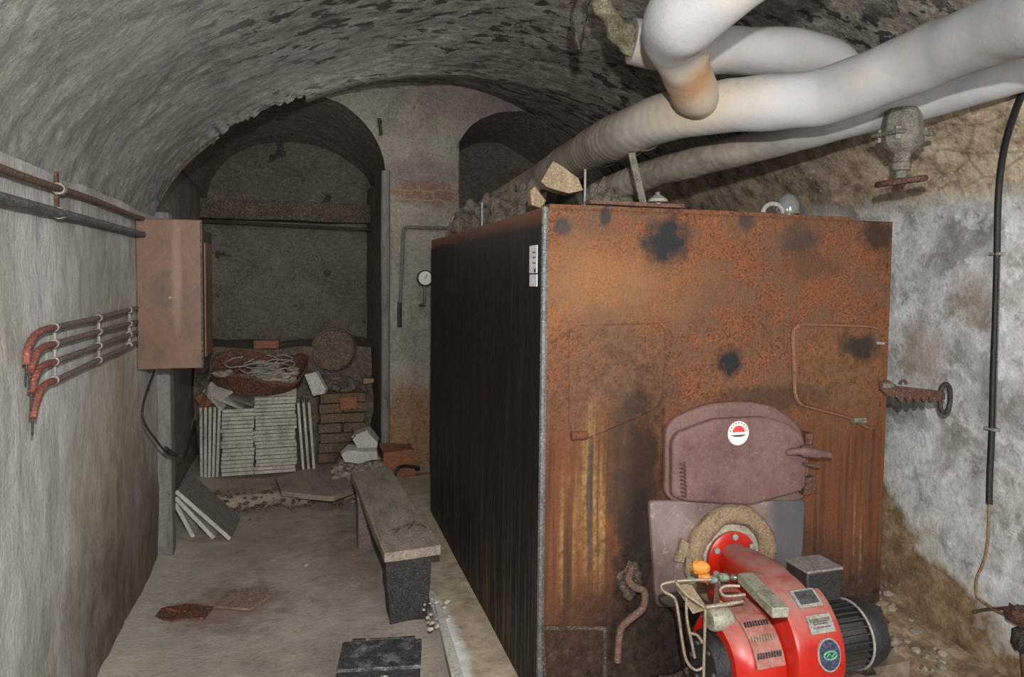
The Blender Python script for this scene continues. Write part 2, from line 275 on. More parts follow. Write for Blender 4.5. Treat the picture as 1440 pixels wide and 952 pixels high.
K = {
 'lag_grey':simple('grey brown lagging','332e28','4d463d',24,c3='615a4e',sv=(1,1,1)),
 'iron':simple('dark iron','1d1a18','3b322b',40,.6,.3),
 'rustiron':simple('rusty iron','291a15','47291e',40,.8,0,c3='5f3c2a'),
 'greyiron':simple('grey valve casting','3d3b36','615e55',30,.7,.1,c3='767368'),
 'conduit':simple('grey conduit','3f4042','5f6062',20,.6,.2),
 'rustpipe':simple('rust flecked pipe','3a2b25','573c2f',26,.8,c3='4c4541'),
 'redsleeve':simple('faded red sleeve','5c2c25','743d31',22,.8,c3='4c2a26'),
 'greysleeve':simple('mauve grey sleeve','453a38','645653',22,.8,c3='51372f'),
 'clip':simple('pale clip','6b6965','94928d',30,.6),
 'black':simple('black rubber','0d0d0f','1c1c1f',30,.5,spec=.5,grit=.2),
 'motor':simple('black motor casting','141416','242428',30,.45,spec=.5,dirt='3a3733',grit=.2),
 'copper':simple('weathered copper tube','5c4a3a','8e7358',20,.5,.3,c3='6f7a66'),
 'slab':simple('grey white slab','77736b','a09c92',14,.85,c3='b8b4aa',sv=(1,1,.4)),
 'slabd':simple('grey board face','57534f','6f6b67',20,.85),
 'white':simple('chalk white','9a9790','b9b6b0',16,.8),
 'brick':simple('dusty brick','45362b','5f4b3a',18,.95,c3='382c24'),
 'brickor':simple('orange brick','6d4229','8a5a3c',25,.9),
 'lid':simple('olive brown drum','3a3026','57493a',12,.8,c3='2c2620'),
 'tin':simple('dark rusted tin','3b241a','5a3523',12,.8,c3='2f1f18'),
 'rubble':simple('rubble','5a5249','8a8275',20,.95,c3='a8a296'),
 'rubbled':simple('dark rubble','2e2822','4f463c',20,.95,c3='6a5f52'),
 'plank':simple('grey bench plank','5f544d','857a70',16,.85,c3='94887c',sv=(1,.25,1)),
 'blackblock':simple('tarred block','0d0d0d','1d1e20',40,.85,c3='303133'),
 'mauveblock':simple('mauve stone block','5d4e4a','857570',18,.9),
 'tanrope':simple('tan insulation rope','5d4c3b','7f6b53',30,.95,c3='43352a'),
 'aluminium':simple('dusty aluminium','8a8a7a','8f8f80',20,.6,.3,c3='5c5c50'),
 'tube':simple('beige steel tube','74685a','9a8d7b',30,.45,.4),
 'brass':simple('orange brass','b5601c','d8912f',30,.5,.1),
 'greenterm':simple('green fitting','3f5a48','6f8070',30,.6),
 'glass_grey':simple('display window','20242a','45484d',60,.3,spec=.6),
 'chrome':simple('worn chrome','6c6c68','a5a5a0',12,.25,.8,.1),
 'card':simple('beige fibre board','6e5f4a','8e7d65',20,.9),
 'labelw':simple('label white','b9bcc4','d6d8dd',30,.6),
 'dark':simple('black print and gap shade','101114','1e1f24',30,.7),
 'stw':simple('sticker white','c9c7be','d8d6cf',30,.6,grit=0),
 'str':simple('sticker red','cc2b33','dc3a40',30,.5),
 'stb':simple('sticker navy','1d2040','2a2d50',30,.5),
 'green':simple('emblem green','2f7a55','6aa586',60,.4),
 'wood':simple('old wood','665546','7d6a57',12,.9,c3='57473a',sv=(1,.3,1)),
 'boxtop':simple('scuffed dark tin','202024','3c3d42',24,.5,.3,c3='8e9098'),
 'trim':simple('grey corner plaster','5c5954','74726e',14,.9,c3='4b4740',sv=(1,1,.3),grit=.4),
 'beam':simple('sooty timber beam','3b332b','544a3d',12,.95,sv=(.3,1,1)),
 'green_moss':simple('mossy old lagging','33301f','5b5844',22,.95,c3='8a877a'),
 'rim':simple('rust rim','4b3022','734a34',60,.85,c3='33221a'),
 'soot':simple('sooty iron base','15110f','33281f',22,.9,c3='5a4634'),
}
# emission-free clear dome for the glass caps
gm = Mt('clear glass dome'); gm.b.inputs['Transmission Weight'].default_value=.6; GL = gm.fin('8d9494',.08,0,None)

# ------------------------------------------------------------------ mesh helpers
def R2(a): return math.radians(a)
class MB:
    def __init__(s): s.bm = bmesh.new()
    def box(s,c,size,rot=None,taper=1.0):
        c = Vector(c); vs=[]
        M = rot if rot is not None else Matrix.Identity(3)
        for z in (-1,1):
            k = taper if z<0 else 1
            for x,y in ((-1,-1),(1,-1),(1,1),(-1,1)):
                vs.append(s.bm.verts.new(c + M @ Vector((x*size[0]/2*k,y*size[1]/2*k,z*size[2]/2))))
        for f in ((0,3,2,1),(4,5,6,7),(0,1,5,4),(1,2,6,5),(2,3,7,6),(3,0,4,7)): s.bm.faces.new([vs[i] for i in f])
        return s
    def tube(s,pts,r,n=12,caps=True,flat=1.0):
        pts=[Vector(p) for p in pts]; rings=[]
        rs = r if isinstance(r,(list,tuple)) else [r]*len(pts)
        up = None
        for i,p in enumerate(pts):
            t = (pts[min(i+1,len(pts)-1)]-pts[max(i-1,0)]).normalized()
            if up is None:
                up = Vector((0,0,1)) if abs(t.z)<.9 else Vector((1,0,0))
            up = (up - t*up.dot(t)).normalized(); sd = t.cross(up)
            rings.append([s.bm.verts.new(p+(sd*math.cos(a)+up*math.sin(a)*flat)*rs[i]) for a in [2*PI*k/n for k in range(n)]])
        for a,b in zip(rings,rings[1:]):
            for k in range(n): s.bm.faces.new((a[k],b[k],b[(k+1)%n],a[(k+1)%n]))
        if caps:
            s.bm.faces.new(rings[0]); s.bm.faces.new(rings[-1][::-1])
        return s
    def lathe(s,prof,o,axis=(0,0,1),n=32,a0=0,a1=2*PI,cap=True):
        o=Vector(o); ax=Vector(axis).normalized()
        u = (Vector((0,0,1)) if abs(ax.z)<.9 else Vector((1,0,0))); u=(u-ax*u.dot(ax)).normalized(); v=ax.cross(u)
        full = abs(a1-a0-2*PI)<1e-4; m = n if full else n+1
        rings=[]
        for (r,h) in prof:
            rings.append([s.bm.verts.new(o+ax*h+(u*math.cos(a0+(a1-a0)*k/n)+v*math.sin(a0+(a1-a0)*k/n))*max(r,1e-4)) for k in range(m)])
        for a,b in zip(rings,rings[1:]):
            for k in range(n): s.bm.faces.new((a[k],b[k],b[(k+1)%m],a[(k+1)%m]))
        if full and cap:
            s.bm.faces.new(rings[0][::-1]); s.bm.faces.new(rings[-1])
        return s
    def prism(s,poly,ext):
        ext=Vector(ext); a=[s.bm.verts.new(Vector(p)) for p in poly]; b=[s.bm.verts.new(Vector(p)+ext) for p in poly]
        s.bm.faces.new(a[::-1]); s.bm.faces.new(b); n=len(a)
        for k in range(n): s.bm.faces.new((a[k],a[(k+1)%n],b[(k+1)%n],b[k]))
        return s
    def blob(s,c,r,amp=.25,ns=3,sub=3,sc=(1,1,1),seed=0):
        bmt = bmesh.new(); bmesh.ops.create_icosphere(bmt,subdivisions=sub,radius=1)
        mp={}
        for v in bmt.verts:
            d = 1+amp*noise.noise(v.co*ns+Vector((seed,seed*2.1,0)))*2
            mp[v.index]=s.bm.verts.new(Vector(c)+Vector((v.co.x*sc[0],v.co.y*sc[1],v.co.z*sc[2]))*r*d)
        for f in bmt.faces: s.bm.faces.new([mp[v.index] for v in f.verts])
        bmt.free(); return s
    def rough(s,amp,scale,cuts=0):
        if cuts: bmesh.ops.subdivide_edges(s.bm,edges=s.bm.edges[:],cuts=cuts,use_grid_fill=True)
        for v in s.bm.verts: v.co += noise.noise_vector(v.co*scale)*amp
        return s
    def build(s,name,mat,parent=None,bevel=0,smooth=True,base=None,local=False,ang=40):
        bmesh.ops.recalc_face_normals(s.bm,faces=s.bm.faces[:])
        if parent is not None:
            off = Vector(ROOT.get(parent.name,(0,0,0)))
        elif base is not None: off=Vector(base)
        else:
            xs=[v.co for v in s.bm.verts]; n=len(xs)
            off=Vector((sum(v.x for v in xs)/n,sum(v.y for v in xs)/n,min(v.z for v in xs)))
        if local: off=Vector((0,0,0))
        for v in s.bm.verts: v.co-=off
        me=bpy.data.meshes.new(name); s.bm.to_mesh(me); s.bm.free()
        me.materials.append(mat)
        if smooth:
            me.polygons.foreach_set('use_smooth',[True]*len(me.polygons))
            try: me.set_sharp_from_angle(angle=R2(ang))
            except Exception: pass
        o=bpy.data.objects.new(name,me); C.objects.link(o)
        if parent is not None:
            o.parent=parent; ROOT[o.name]=off
        else: o.location=off if not local else (0,0,0)
        if bevel:
            b=o.modifiers.new('bevel','BEVEL'); b.width=bevel; b.segments=2; b.limit_method='ANGLE'
        return o
ROOT={}
def thing(name,label,cat,loc,group=None):
    o=bpy.data.objects.new(name,None); C.objects.link(o); o.location=loc; o.empty_display_size=.05
    ROOT[o.name]=Vector(loc); o['label']=label; o['category']=cat
    if group:o['group']=group
    return o
def tag(o,label,cat,group=None,kind=None):
    o['label']=label; o['category']=cat
    if group:o['group']=group
    if kind:o['kind']=kind
    return o
def struct(o): o['kind']='structure'; return o
def copy_tree(o,parent=None):
    c=o.copy(); C.objects.link(c)
    if parent: c.parent=parent
    for ch in list(o.children): copy_tree(ch,c)
    return c
def spline(pts,n=6):
    P=[Vector(p) for p in pts]; out=[]
    for i in range(len(P)-1):
        p0,p1,p2,p3=P[max(i-1,0)],P[i],P[i+1],P[min(i+2,len(P)-1)]
        for k in range(n):
            t=k/n; out.append(.5*((2*p1)+(p2-p0)*t+(2*p0-5*p1+4*p2-p3)*t*t+(3*p1-p0-3*p2+p3)*t**3))
    out.append(P[-1]); return out
def disp(p,amp=.012):
    return noise.noise_vector(p*2.3)*amp + noise.noise_vector(p*9)*(amp*.35) + noise.noise_vector(p*27)*(amp*.14)
def grid(name,fn,nu,nv,mat,amp=.012,flip=False):
    bm=bmesh.new(); V=[]
    for i in range(nu+1):
        V.append([])
        for j in range(nv+1):
            p=Vector(fn(i/nu,j/nv)); V[-1].append(bm.verts.new(p+disp(p,amp)))
    for i in range(nu):
        for j in range(nv):
            f=(V[i][j],V[i+1][j],V[i+1][j+1],V[i][j+1]); bm.faces.new(f[::-1] if flip else f)
    me=bpy.data.meshes.new(name); bm.to_mesh(me); bm.free(); me.materials.append(mat)
    me.polygons.foreach_set('use_smooth',[True]*len(me.polygons))
    o=bpy.data.objects.new(name,me); C.objects.link(o); return struct(o)
def lerp(a,b,t): return a+(b-a)*t
def sstep(t): t=max(0,min(1,t)); return t*t*(3-2*t)

# ------------------------------------------------------------------ room shell
XL,XR=-.78,2.70
def Aell(x):
    u=max(-1,min(1,(x-.96)/1.76)); return 1.80+1.02*(1-abs(u)**1.7)**.5
def Bell(x):
    return 1.58+1.27*(Aell(x)-1.58)
def vault_main(u,v):
    th=PI*(1-u); x=.96+1.76*math.cos(th); y=lerp(-2.2,4.1,v)
    z=Aell(x)
    if v>.96 : 
        j=noise.noise(Vector((x*9,z*9,0)))*.06+noise.noise(Vector((x*31,z*31,5)))*.05
        if x<.2: y+= j; z-= (abs(noise.noise(Vector((x*22,3,z*22))))*.05)*(v-.96)/.04
    return (x,y,z)
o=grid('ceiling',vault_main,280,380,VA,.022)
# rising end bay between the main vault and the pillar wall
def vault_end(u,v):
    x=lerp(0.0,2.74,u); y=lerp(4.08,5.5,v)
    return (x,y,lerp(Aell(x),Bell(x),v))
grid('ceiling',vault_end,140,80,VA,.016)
# thickness of the broken arch edge
def arch_edge(u,v):
    th=PI*(1-u*.34); x=.96+1.76*math.cos(th); z=Aell(x)
    j=noise.noise(Vector((x*14,z*14,0)))*.02
    return (x-.02*v,4.1+j+.1*v,z+.16*v)
grid('trim_1',arch_edge,90,4,VA,.012)
# alcove behind
def alc(x,k=0.0):
    u=max(-1,min(1,(x+.1)/.73)); return lerp(2.33+.67*(1-u*u)**.5, 2.25+.50*(1-u*u)**.5, k)
def vault_alc(u,v):
    th=PI*(1-u); x=-.12+.75*math.cos(th); y=lerp(4.12,6.65,v)
    k=max(0,(y-5.46)/1.2)
    return (x,y,alc(x,k*.8))
def vault_alc_front(u,v):
    th=PI*(1-.58*u); return (-.12+.75*math.cos(th),lerp(4.12,5.5,v),alc(-.12+.75*math.cos(th)))
grid('ceiling',vault_alc_front,50,40,AL,.014)
def vault_alc_back(u,v):
    x,y,z=vault_alc(u,lerp((5.47-4.12)/2.53,1,v)); return (x,y,z)
grid('ceiling',vault_alc_back,70,60,AL,.014)
grid('wall_alcove_left',lambda u,v:(-.86,lerp(4.05,6.65,u),lerp(-.02,2.5,v)),60,60,AL,.014)
grid('wall_alcove_right',lambda u,v:(lerp(.62,.55,u),lerp(5.46,6.65,u),lerp(-.02,2.4,v)),36,70,AL,.012)
grid('wall_back',lambda u,v:(lerp(-.92,.66,u),6.6,lerp(-.02,2.9,v)),60,90,AL,.016)
grid('wall_left',lambda u,v:(XL-.05*math.exp(-((lerp(-2.2,4.1,u)-3.1)/.9)**2)*0+.0,lerp(-2.2,4.1,u),lerp(-.02,1.9,v)),240,90,WL,.016)
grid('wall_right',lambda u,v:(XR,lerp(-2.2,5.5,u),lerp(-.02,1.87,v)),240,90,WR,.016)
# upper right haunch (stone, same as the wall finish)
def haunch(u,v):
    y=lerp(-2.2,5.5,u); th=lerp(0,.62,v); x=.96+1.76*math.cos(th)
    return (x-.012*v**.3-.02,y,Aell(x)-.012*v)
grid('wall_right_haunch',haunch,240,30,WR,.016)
# end wall with the brick pillar and the niche
def niche(x):
    u=max(-1,min(1,(x-1.74)/.58)); return 2.56+.40*(1-u*u)**.5
def cols(name,x0,x1,lo,hi,y,nx,nz,mat,amp=.014):
    return grid(name,lambda u,v:(lerp(x0,x1,u),y,lerp(lo(lerp(x0,x1,u)),hi(lerp(x0,x1,u)),v)),nx,nz,mat,amp)
def alcf(x):
    u=max(-1,min(1,(x+.1)/.71)); return 2.33+.67*(1-u*u)**.5
cols('wall_end',-.02,.61,alcf,lambda x:Bell(x)+.05,5.46,30,20,PL)
cols('wall_end',.61,1.19,lambda x:-.02,lambda x:Bell(x)+.05,5.46,30,110,PL)
cols('wall_end',1.19,2.3,lambda x:-.02,lambda x:2.1,5.46,30,60,PL)
cols('wall_end',1.19,2.3,lambda x:min(niche(x),Bell(x)-.01),lambda x:Bell(x)+.05,5.46,40,14,PL)
cols('wall_end',2.3,2.75,lambda x:-.02,lambda x:Bell(x)+.05,5.46,20,60,PL)
grid('wall_niche_vault',lambda u,v:(lerp(1.17,2.32,u),lerp(5.44,6.3,v),min(niche(lerp(1.17,2.32,u)),Bell(lerp(1.17,2.32,u))-.02)-.12*v),50,30,AL,.014)
grid('wall_niche_back',lambda u,v:(lerp(1.1,2.4,u),6.2,lerp(2.0,3.05,v)),40,30,AL,.02)
grid('wall_niche_side',lambda u,v:(1.185,lerp(5.45,6.3,u),lerp(2.08,2.75,v)),20,20,AL,.012)
grid('wall_niche_side',lambda u,v:(2.31,lerp(5.45,6.3,u),lerp(2.08,2.75,v)),20,20,AL,.012)
grid('wall_niche_sill',lambda u,v:(lerp(1.17,2.33,u),lerp(5.45,6.3,v),2.1),30,20,AL,.015)
# rounded grey corner bead of the pillar, alcove pier, floor
mb=MB(); mb.tube([(.60,5.46,.06),(.603,5.455,1.2),(.60,5.46,2.42)],.036,12).rough(.006,6,1); struct(mb.build('trim_2',K['trim']))
mb=MB(); mb.box((-.80,4.17,.95),(.17,.12,1.95)).rough(.006,5,3); struct(mb.build('trim_3',K['trim'],bevel=.01))
def floorz(x,y):
    z=0.0
    z+= .075*sstep((y-4.92-.06*noise.noise(Vector((x*5,0,3))))/.10) if x<.62 else 0
    z+= .16*math.exp(-((x-2.5)/.35)**2-((y-2.75)/.4)**2)      # dirt heap beside the boiler
    z+= .10*math.exp(-((x-.45)/.22)**2-((y-5.45)/.3)**2)
    z+= .03*sstep((-.6-x)/.15)
    return z
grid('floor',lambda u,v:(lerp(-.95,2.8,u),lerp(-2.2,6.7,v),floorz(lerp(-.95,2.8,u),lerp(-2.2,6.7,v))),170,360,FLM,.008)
# concrete plinth below the boiler
mb=MB(); mb.box((1.42,3.6,.03),(1.74,3.05,.10)).rough(.007,7,14); struct(mb.build('trim_4',CB,bevel=0))

# ------------------------------------------------------------------ boiler
BX0,BX1,BY1,BZ0,BZ1=.764,2.22,4.31,.08,1.823
B=thing('boiler','large rusted sheet-clad boiler with black left side standing on a concrete plinth','boiler',(1.49,3.2,BZ0))
MB().box(((BX0+BX1)/2,(FY+BY1)/2+.02,.19),(BX1-BX0-.08,BY1-FY-.08,.24)).build('base',K['soot'],B,.01)
MB().box((BX0+.012,(FY+BY1)/2,(BZ0+BZ1)/2),(.024,BY1-FY,BZ1-BZ0)).rough(.004,2.2,5).build('side_panel',SD,B)['label']='black left side sheet'
MB().box((BX1-.012,(FY+BY1)/2,(BZ0+.2+BZ1)/2),(.024,BY1-FY,BZ1-BZ0-.2)).build('side_panel',SD,B)
MB().box(((BX0+BX1)/2,BY1-.012,(BZ0+BZ1)/2),(BX1-BX0-.05,.024,BZ1-BZ0)).build('back_panel',SD,B)
MB().box(((BX0+BX1)/2,(FY+BY1)/2,BZ1-.012),(BX1-BX0-.05,BY1-FY-.02,.024)).build('top_panel',RU,B)
# front sheet, slightly wavy, its right foot eaten away
poly=[(BX0,.10),(BX0+.3,.10),(1.0,.16),(1.9,.2),(BX1,.245),(BX1,BZ1),(BX0,BZ1)]
front=MB()
NX,NZ=90,100; V=[]
for i in range(NX+1):
    V.append([])
    for j in range(NZ+1):
        x=lerp(BX0,BX1,i/NX); zl=.10 if x<1.0 else lerp(.10,.285,(x-1.0)/1.22)
        zl+=.02*noise.noise(Vector((x*12,0,0))); z=lerp(zl,BZ1,j/NZ)
        V[-1].append(front.bm.verts.new((x,FY+noise.noise(Vector((x*2,z*2,1)))*.006-.004*0,z)))
for i in range(NX):
    for j in range(NZ): front.bm.faces.new((V[i][j],V[i+1][j],V[i+1][j+1],V[i][j+1]))
fo=front.build('front_panel',RU,B); fo['label']='orange rusted front sheet'
md=fo.modifiers.new('t','SOLIDIFY'); md.thickness=.02; md.offset=0
MB().tube([(BX0+.004,FY-.01,BZ0),(BX0+.004,FY-.01,BZ1)],.012,8).build('corner_bead',K['conduit'],B)
MB().tube([(BX1-.004,FY-.008,.29),(BX1-.004,FY-.008,BZ1)],.01,8).build('corner_bead',RU,B)
MB().box(((BX0+BX1)/2-.08,FY+.03,BZ1+.004),(BX1-BX0-.2,.07,.02)).rough(.004,7,3).build('top_flange',RU,B)
MB().box((1.1,FY-.008,BZ1+.022),(.36,.05,.012)).rough(.002,7,3).build('top_strip',K['rustiron'],B)
def rrect(pts,r=.03,n=5):
    P=[Vector(p) for p in pts]; out=[]; N=len(P)
    for i in range(N):
        a,b,c=P[i-1],P[i],P[(i+1)%N]; u=(a-b).normalized(); w=(c-b).normalized()
        rr=min(r,(a-b).length*.45,(c-b).length*.45)
        s_,e_=b+u*rr,b+w*rr
        for k in range(n+1):
            t=k/n; out.append((1-t)**2*s_+2*t*(1-t)*b+t*t*e_)
    return out
def front_door(name,px,depth,mat,rim=None,y0=FY-.006,r=.05,bev=.008):
    P=[hY(x,y,y0) for x,y in px]; P=rrect(P,r)
    o=MB().prism(P,(0,-depth,0)).build(name,mat,B,bev)
    if rim:
        ring=P+[P[0],P[1]]; MB().tube([p+Vector((0,-depth*.4,0)) for p in ring],rim,8,False).build('rim',K['rim'],o)
    return o
front_door('upper_door',[(798,457),(935,454),(930,568),(900,585),(812,622),(798,600)],.014,RU,None)
d=front_door('upper_door',[(1112,456),(1232,460),(1238,520),(1236,590),(1222,602),(1190,585),(1116,566)],.026,RU,.009)
for p in ((814,612),(1206,590)):
    q=hY(p[0],p[1],FY-.02); MB().tube([q+Vector((-.03,0,0)),q+Vector((.03,0,0))],.016,10).rough(.004,20).build('hinge',K['greyiron'] if p[0]>1000 else RU,B)
# furnace door: raised frame and hexagonal cover
front_door('door_frame',[(932,600),(945,585),(985,567),(1040,562),(1085,570),(1120,598),(1132,640),(1128,702),(940,702),(930,690)],.03,DR,None,r=.06)
cv=[(940,620),(948,606),(1000,587),(1068,584),(1098,592),(1121,608),(1127,640),(1125,680),(1118,688),(1048,707),(962,702),(940,695)]
fd=front_door('furnace_door',cv,.035,DR,None,y0=FY-.036,r=.02,bev=.01); fd['label']='mauve brown hexagonal furnace door'
YD=FY-.071
def on(px,py,y=YD-.001): return hY(px,py,y)
# sticker
c=on(1038,609); st=MB().lathe([(.044,0),(.044,.002)],c,(0,-1,0),32).build('sticker',K['stw'],B)
st2=MB(); st2.prism([c+Vector((.026*math.cos(a),-.0025,.004+.024*math.sin(a))) for a in [PI*k/12 for k in range(13)]],(0,-.001,0)); st2.build('emblem_dome',K['str'],st)
st3=MB(); st3.prism([c+Vector((x,-.0025,z)) for x,z in ((-.036,-.006),(.036,-.006),(.012,-.013),(-.012,-.013))],(0,-.001,0)); st3.build('emblem_line',K['stb'],st)
ds=MB()
for k in range(9):
    a=PI*(k+.5)/9; ds.box(c+Vector((.035*math.cos(a),-.0028,.004+.034*math.sin(a))),(.0035,.001,.005))
ds.build('emblem_dots',K['dark'],st)
# coil spring on the left of the cover, latch on the right
sp=[]; q0=on(960,650,YD-.008); q1=on(962,700,YD-.008)
for k in range(90): 
    t=k/89; a=t*2*PI*9; p=q0.lerp(q1,t); sp.append(p+Vector((.009*math.cos(a),-.009*math.sin(a),0)))
MB().tube(sp,.0028,6).build('spring',K['rustiron'],fd)
lt=MB(); lt.tube(spline([on(1108,636),on(1125,635,YD-.03),on(1145,637,YD-.035),on(1166,640,YD-.03)],5),[.013]*6+[.02]*6+[.014]*4,10); lt.build('latch_handle',DR,fd)
MB().tube([on(1128,652,YD),on(1152,656,YD-.01)],.007,8).build('latch_arm',K['rustiron'],fd); MB().tube([on(1125,628,YD),on(1146,628,YD-.01)],.006,8).build('latch_arm',K['rustiron'],fd)
lt=MB(); lt.box(on(1132,680,FY-.04),(.05,.05,.06)).rough(.01,18,2); lt.build('latch_bracket',K['rustiron'],fd)
lt=MB(); lt.box(on(1132,615,FY-.04),(.03,.05,.04)).rough(.006,18,2); lt.build('latch_bracket',K['rustiron'],fd)
# burner mounting plate with rope seal
front_door('burner_plate',[(909,702),(1126,700),(1118,850),(918,850)],.03,PT,None,r=.02)
FX,FZ=fp(1021,780,FY-.04).x,fp(1021,780,FY-.04).z
ring=[]; rr=[]
for k in range(41):
    a=2*PI*k/40; R_=.155+.012*noise.noise(Vector((math.cos(a)*2,math.sin(a)*2,0)))
    ring.append((FX+.015+R_*math.cos(a),FY-.045,FZ+.0+R_*math.sin(a))); rr.append(.037+.008*noise.noise(Vector((math.cos(a)*3,math.sin(a)*3,4))))
MB().tube(ring,rr,10,False).rough(.006,22).build('rope_seal',K['tanrope'],B)
MB().lathe([(.125,0),(.12,.02),(.09,.03)],(FX+.01,FY-.035,FZ),(0,-1,0),32).build('seal_packing',K['rubble'],B)
# flanged scrap of sealing hanging at the left of the ring
MB().box(hY(958,775,FY-.05),(.03,.015,.08),Matrix.Rotation(.3,3,'Y')).rough(.008,20,2).build('loose_packing',K['card'],B)
# notched latch bar with ring handle, sticking out to the right
hb=MB(); y=FY-.05
P=[hY(a,b,y) for a,b in ((1240,538),(1252,535),(1262,543),(1318,549),(1330,552),(1330,562),(1310,567))]
n_=9
for k in range(n_):
    x=lerp(1306,1262,k/(n_-1)); P.append(hY(x,567 if k%2 else 559,y))
P+= [hY(1248,556,y),hY(1240,549,y)]
hb.prism(P,(0,.016,0)); L_=hb.build('latch_bar',K['rustiron'],B,.002)
L_['label']='rusty notched latch bar sticking out at the right'
c=hY(1329,560,y+.008); pts=[]
for k in range(29):
    a=2*PI*k/28; pts.append(c+Vector((.027*math.cos(a),0,.058*(abs(math.sin(a))**.75)*(1 if math.sin(a)>0 else -1))))
MB().tube(pts,.0095,10,False).build('ring_handle',K['iron'],L_)
c=hY(1270,541,y-.004); MB().tube([c+Vector((.016*math.cos(a),0,.016*math.sin(a))) for a in [PI*k/10 for k in range(11)]],.006,8).build('hook',K['rustiron'],L_)
MB().box(hY(1243,541,y+.02),(.05,.05,.02)).build('pivot_bracket',K['greyiron'],L_,.003)
MB().tube([hY(1232,482,FY-.03),hY(1243,483,FY-.03)],.006,8).build('pin',K['clip'],B)
# labels on the side near the front corner, pipes and mark low on the front
for (x0,y0,x1,y1) in ((746,346,756,384),(746,386,756,403)):
    a=hX(x0,y0,BX0-.002); b=hX(x1,y1,BX0-.002)
    lb=MB().box(((BX0-.004),(a.y+b.y)/2,(a.z+b.z)/2),(.003,abs(a.y-b.y),abs(a.z-b.z))).build('nameplate',K['labelw'],B)
    if y0==346:
        q=hX(752.5,380,BX0-.006); MB().lathe([(.007,0),(.007,.002)],q,(-1,0,0),12).build('rivet',K['dark'],lb)
        for zz in (355,362,370): 
            q=hX(751,zz,BX0-.006); MB().box(q,(.001,.03,.004)).build('text_line',K['conduit'],lb)
hp=[hY(888,800,FY-.03),hY(884,815,FY-.06),hY(893,826,FY-.07),hY(906,832,FY-.08),hY(904,855,FY-.09),hY(884,872,FY-.08),hY(872,888,FY-.07),hY(868,930,FY-.06)]
MB().tube(spline(hp,5),.013,10).build('drain_pipe',K['rustpipe'],B)
MB().blob(hY(886,815,FY-.02),.06,.3,2,3,(.7,.5,1)).build('drain_elbow',K['soot'],B)
q=[hY(a,b,FY-.015) for a,b in ((766,952),(763,890),(768,884),(845,884),(850,889),(850,952))]
MB().tube(spline(q,4),.008,8).build('ash_door_rim',K['soot'],B)
# dirt shelf under the right of the front sheet
mb=MB(); mb.blob((2.0,2.2,.12),.2,.25,3,4,(1.4,.6,.75),3); mb.blob((1.6,2.25,.1),.2,.25,3,4,(1.8,.5,.8),9); mb.rough(.012,16)
tag(mb.build('dirt_mound',K['soot']),'dark dirt and soot heaped under the right foot of the boiler front','dirt',kind='stuff')
# fittings on the top of the boiler
def cap(px,py,t,r,kind):
    c=at(px,py,t); c.z=BZ1
    if kind==0:
        o=MB().lathe([(r*.9,-.0),(r*.9,.018),(r*.8,.02),(r*.8,.055),(r*1.05,.06),(r*.9,.07),(.3*r,.085),(.25*r,.10),(.001,.105)],c,(0,0,1),24).build('air_vent',K['chrome'],B)
        MB().lathe([(r*1.12,.062),(r*1.05,.072),(r*.4,.088),(.01,.09)],c,(0,0,1),24).build('cap',K['clip'],o)
    else:
        o=MB().lathe([(r*.7,0),(r*.7,.02),(r*1.0,.03),(r*1.05,.055),(r*.85,.08),(r*.4,.097),(.001,.1)],c,(0,0,1),24).build('glass_gauge',GL,B)
        MB().lathe([(r*1.1,.02),(r*1.1,.03)],c,(0,0,1),24).build('collar',K['greyiron'],o)
        MB().lathe([(r*.5,.02),(r*.55,.04),(r*.3,.07),(.001,.075)],c,(0,0,1),16).build('dial',K['iron'],o)
        pts=[c+Vector((-.08+.045*math.cos(a),-.02,.02+.035*math.sin(a))) for a in [PI*k/12 for k in range(13)]]
        MB().tube(pts,.009,8).build('pipe_loop',K['clip'],B)
cap(925,285,2.66,.035,0); cap(1107,300,2.66,.042,1)
for (px,py0,py1,t) in ((823,238,285,2.8),(678,285,300,3.4),):
    a=at(px,py0,t); b=a.copy(); b.z=BZ1-.005; MB().tube([a,b],.005,8).build('stud',K['clip'],B)
a=at(893,225,2.9); b=at(908,283,2.75); b.z=BZ1-.005
MB().box((a+b)/2,(.03,.008,(a-b).length),Matrix.Rotation(-.28,3,'Y')).build('strap',K['greyiron'],B,.001)

# ------------------------------------------------------------------ oil burner
G=thing('oil_burner','bright red oil burner with black motor bolted to the boiler front','burner',(1.45,1.8,.20))
N0=Vector((FX,FY-.07,FZ))
MB().lathe([(.075,0),(.098,.004),(.1,.018),(.088,.024),(.07,.026)],(FX,FY-.06,FZ),(0,-1,0),36).build('flange',RED,G)
for k in range(6):
    a=k*PI/3+PI/2; q=Vector((FX+.085*math.cos(a),FY-.088,FZ+.085*math.sin(a)))
    MB().lathe([(.012,0),(.012,.008),(.006,.01)],q,(0,-1,0),6).build('flange_bolt',K['clip'],G)
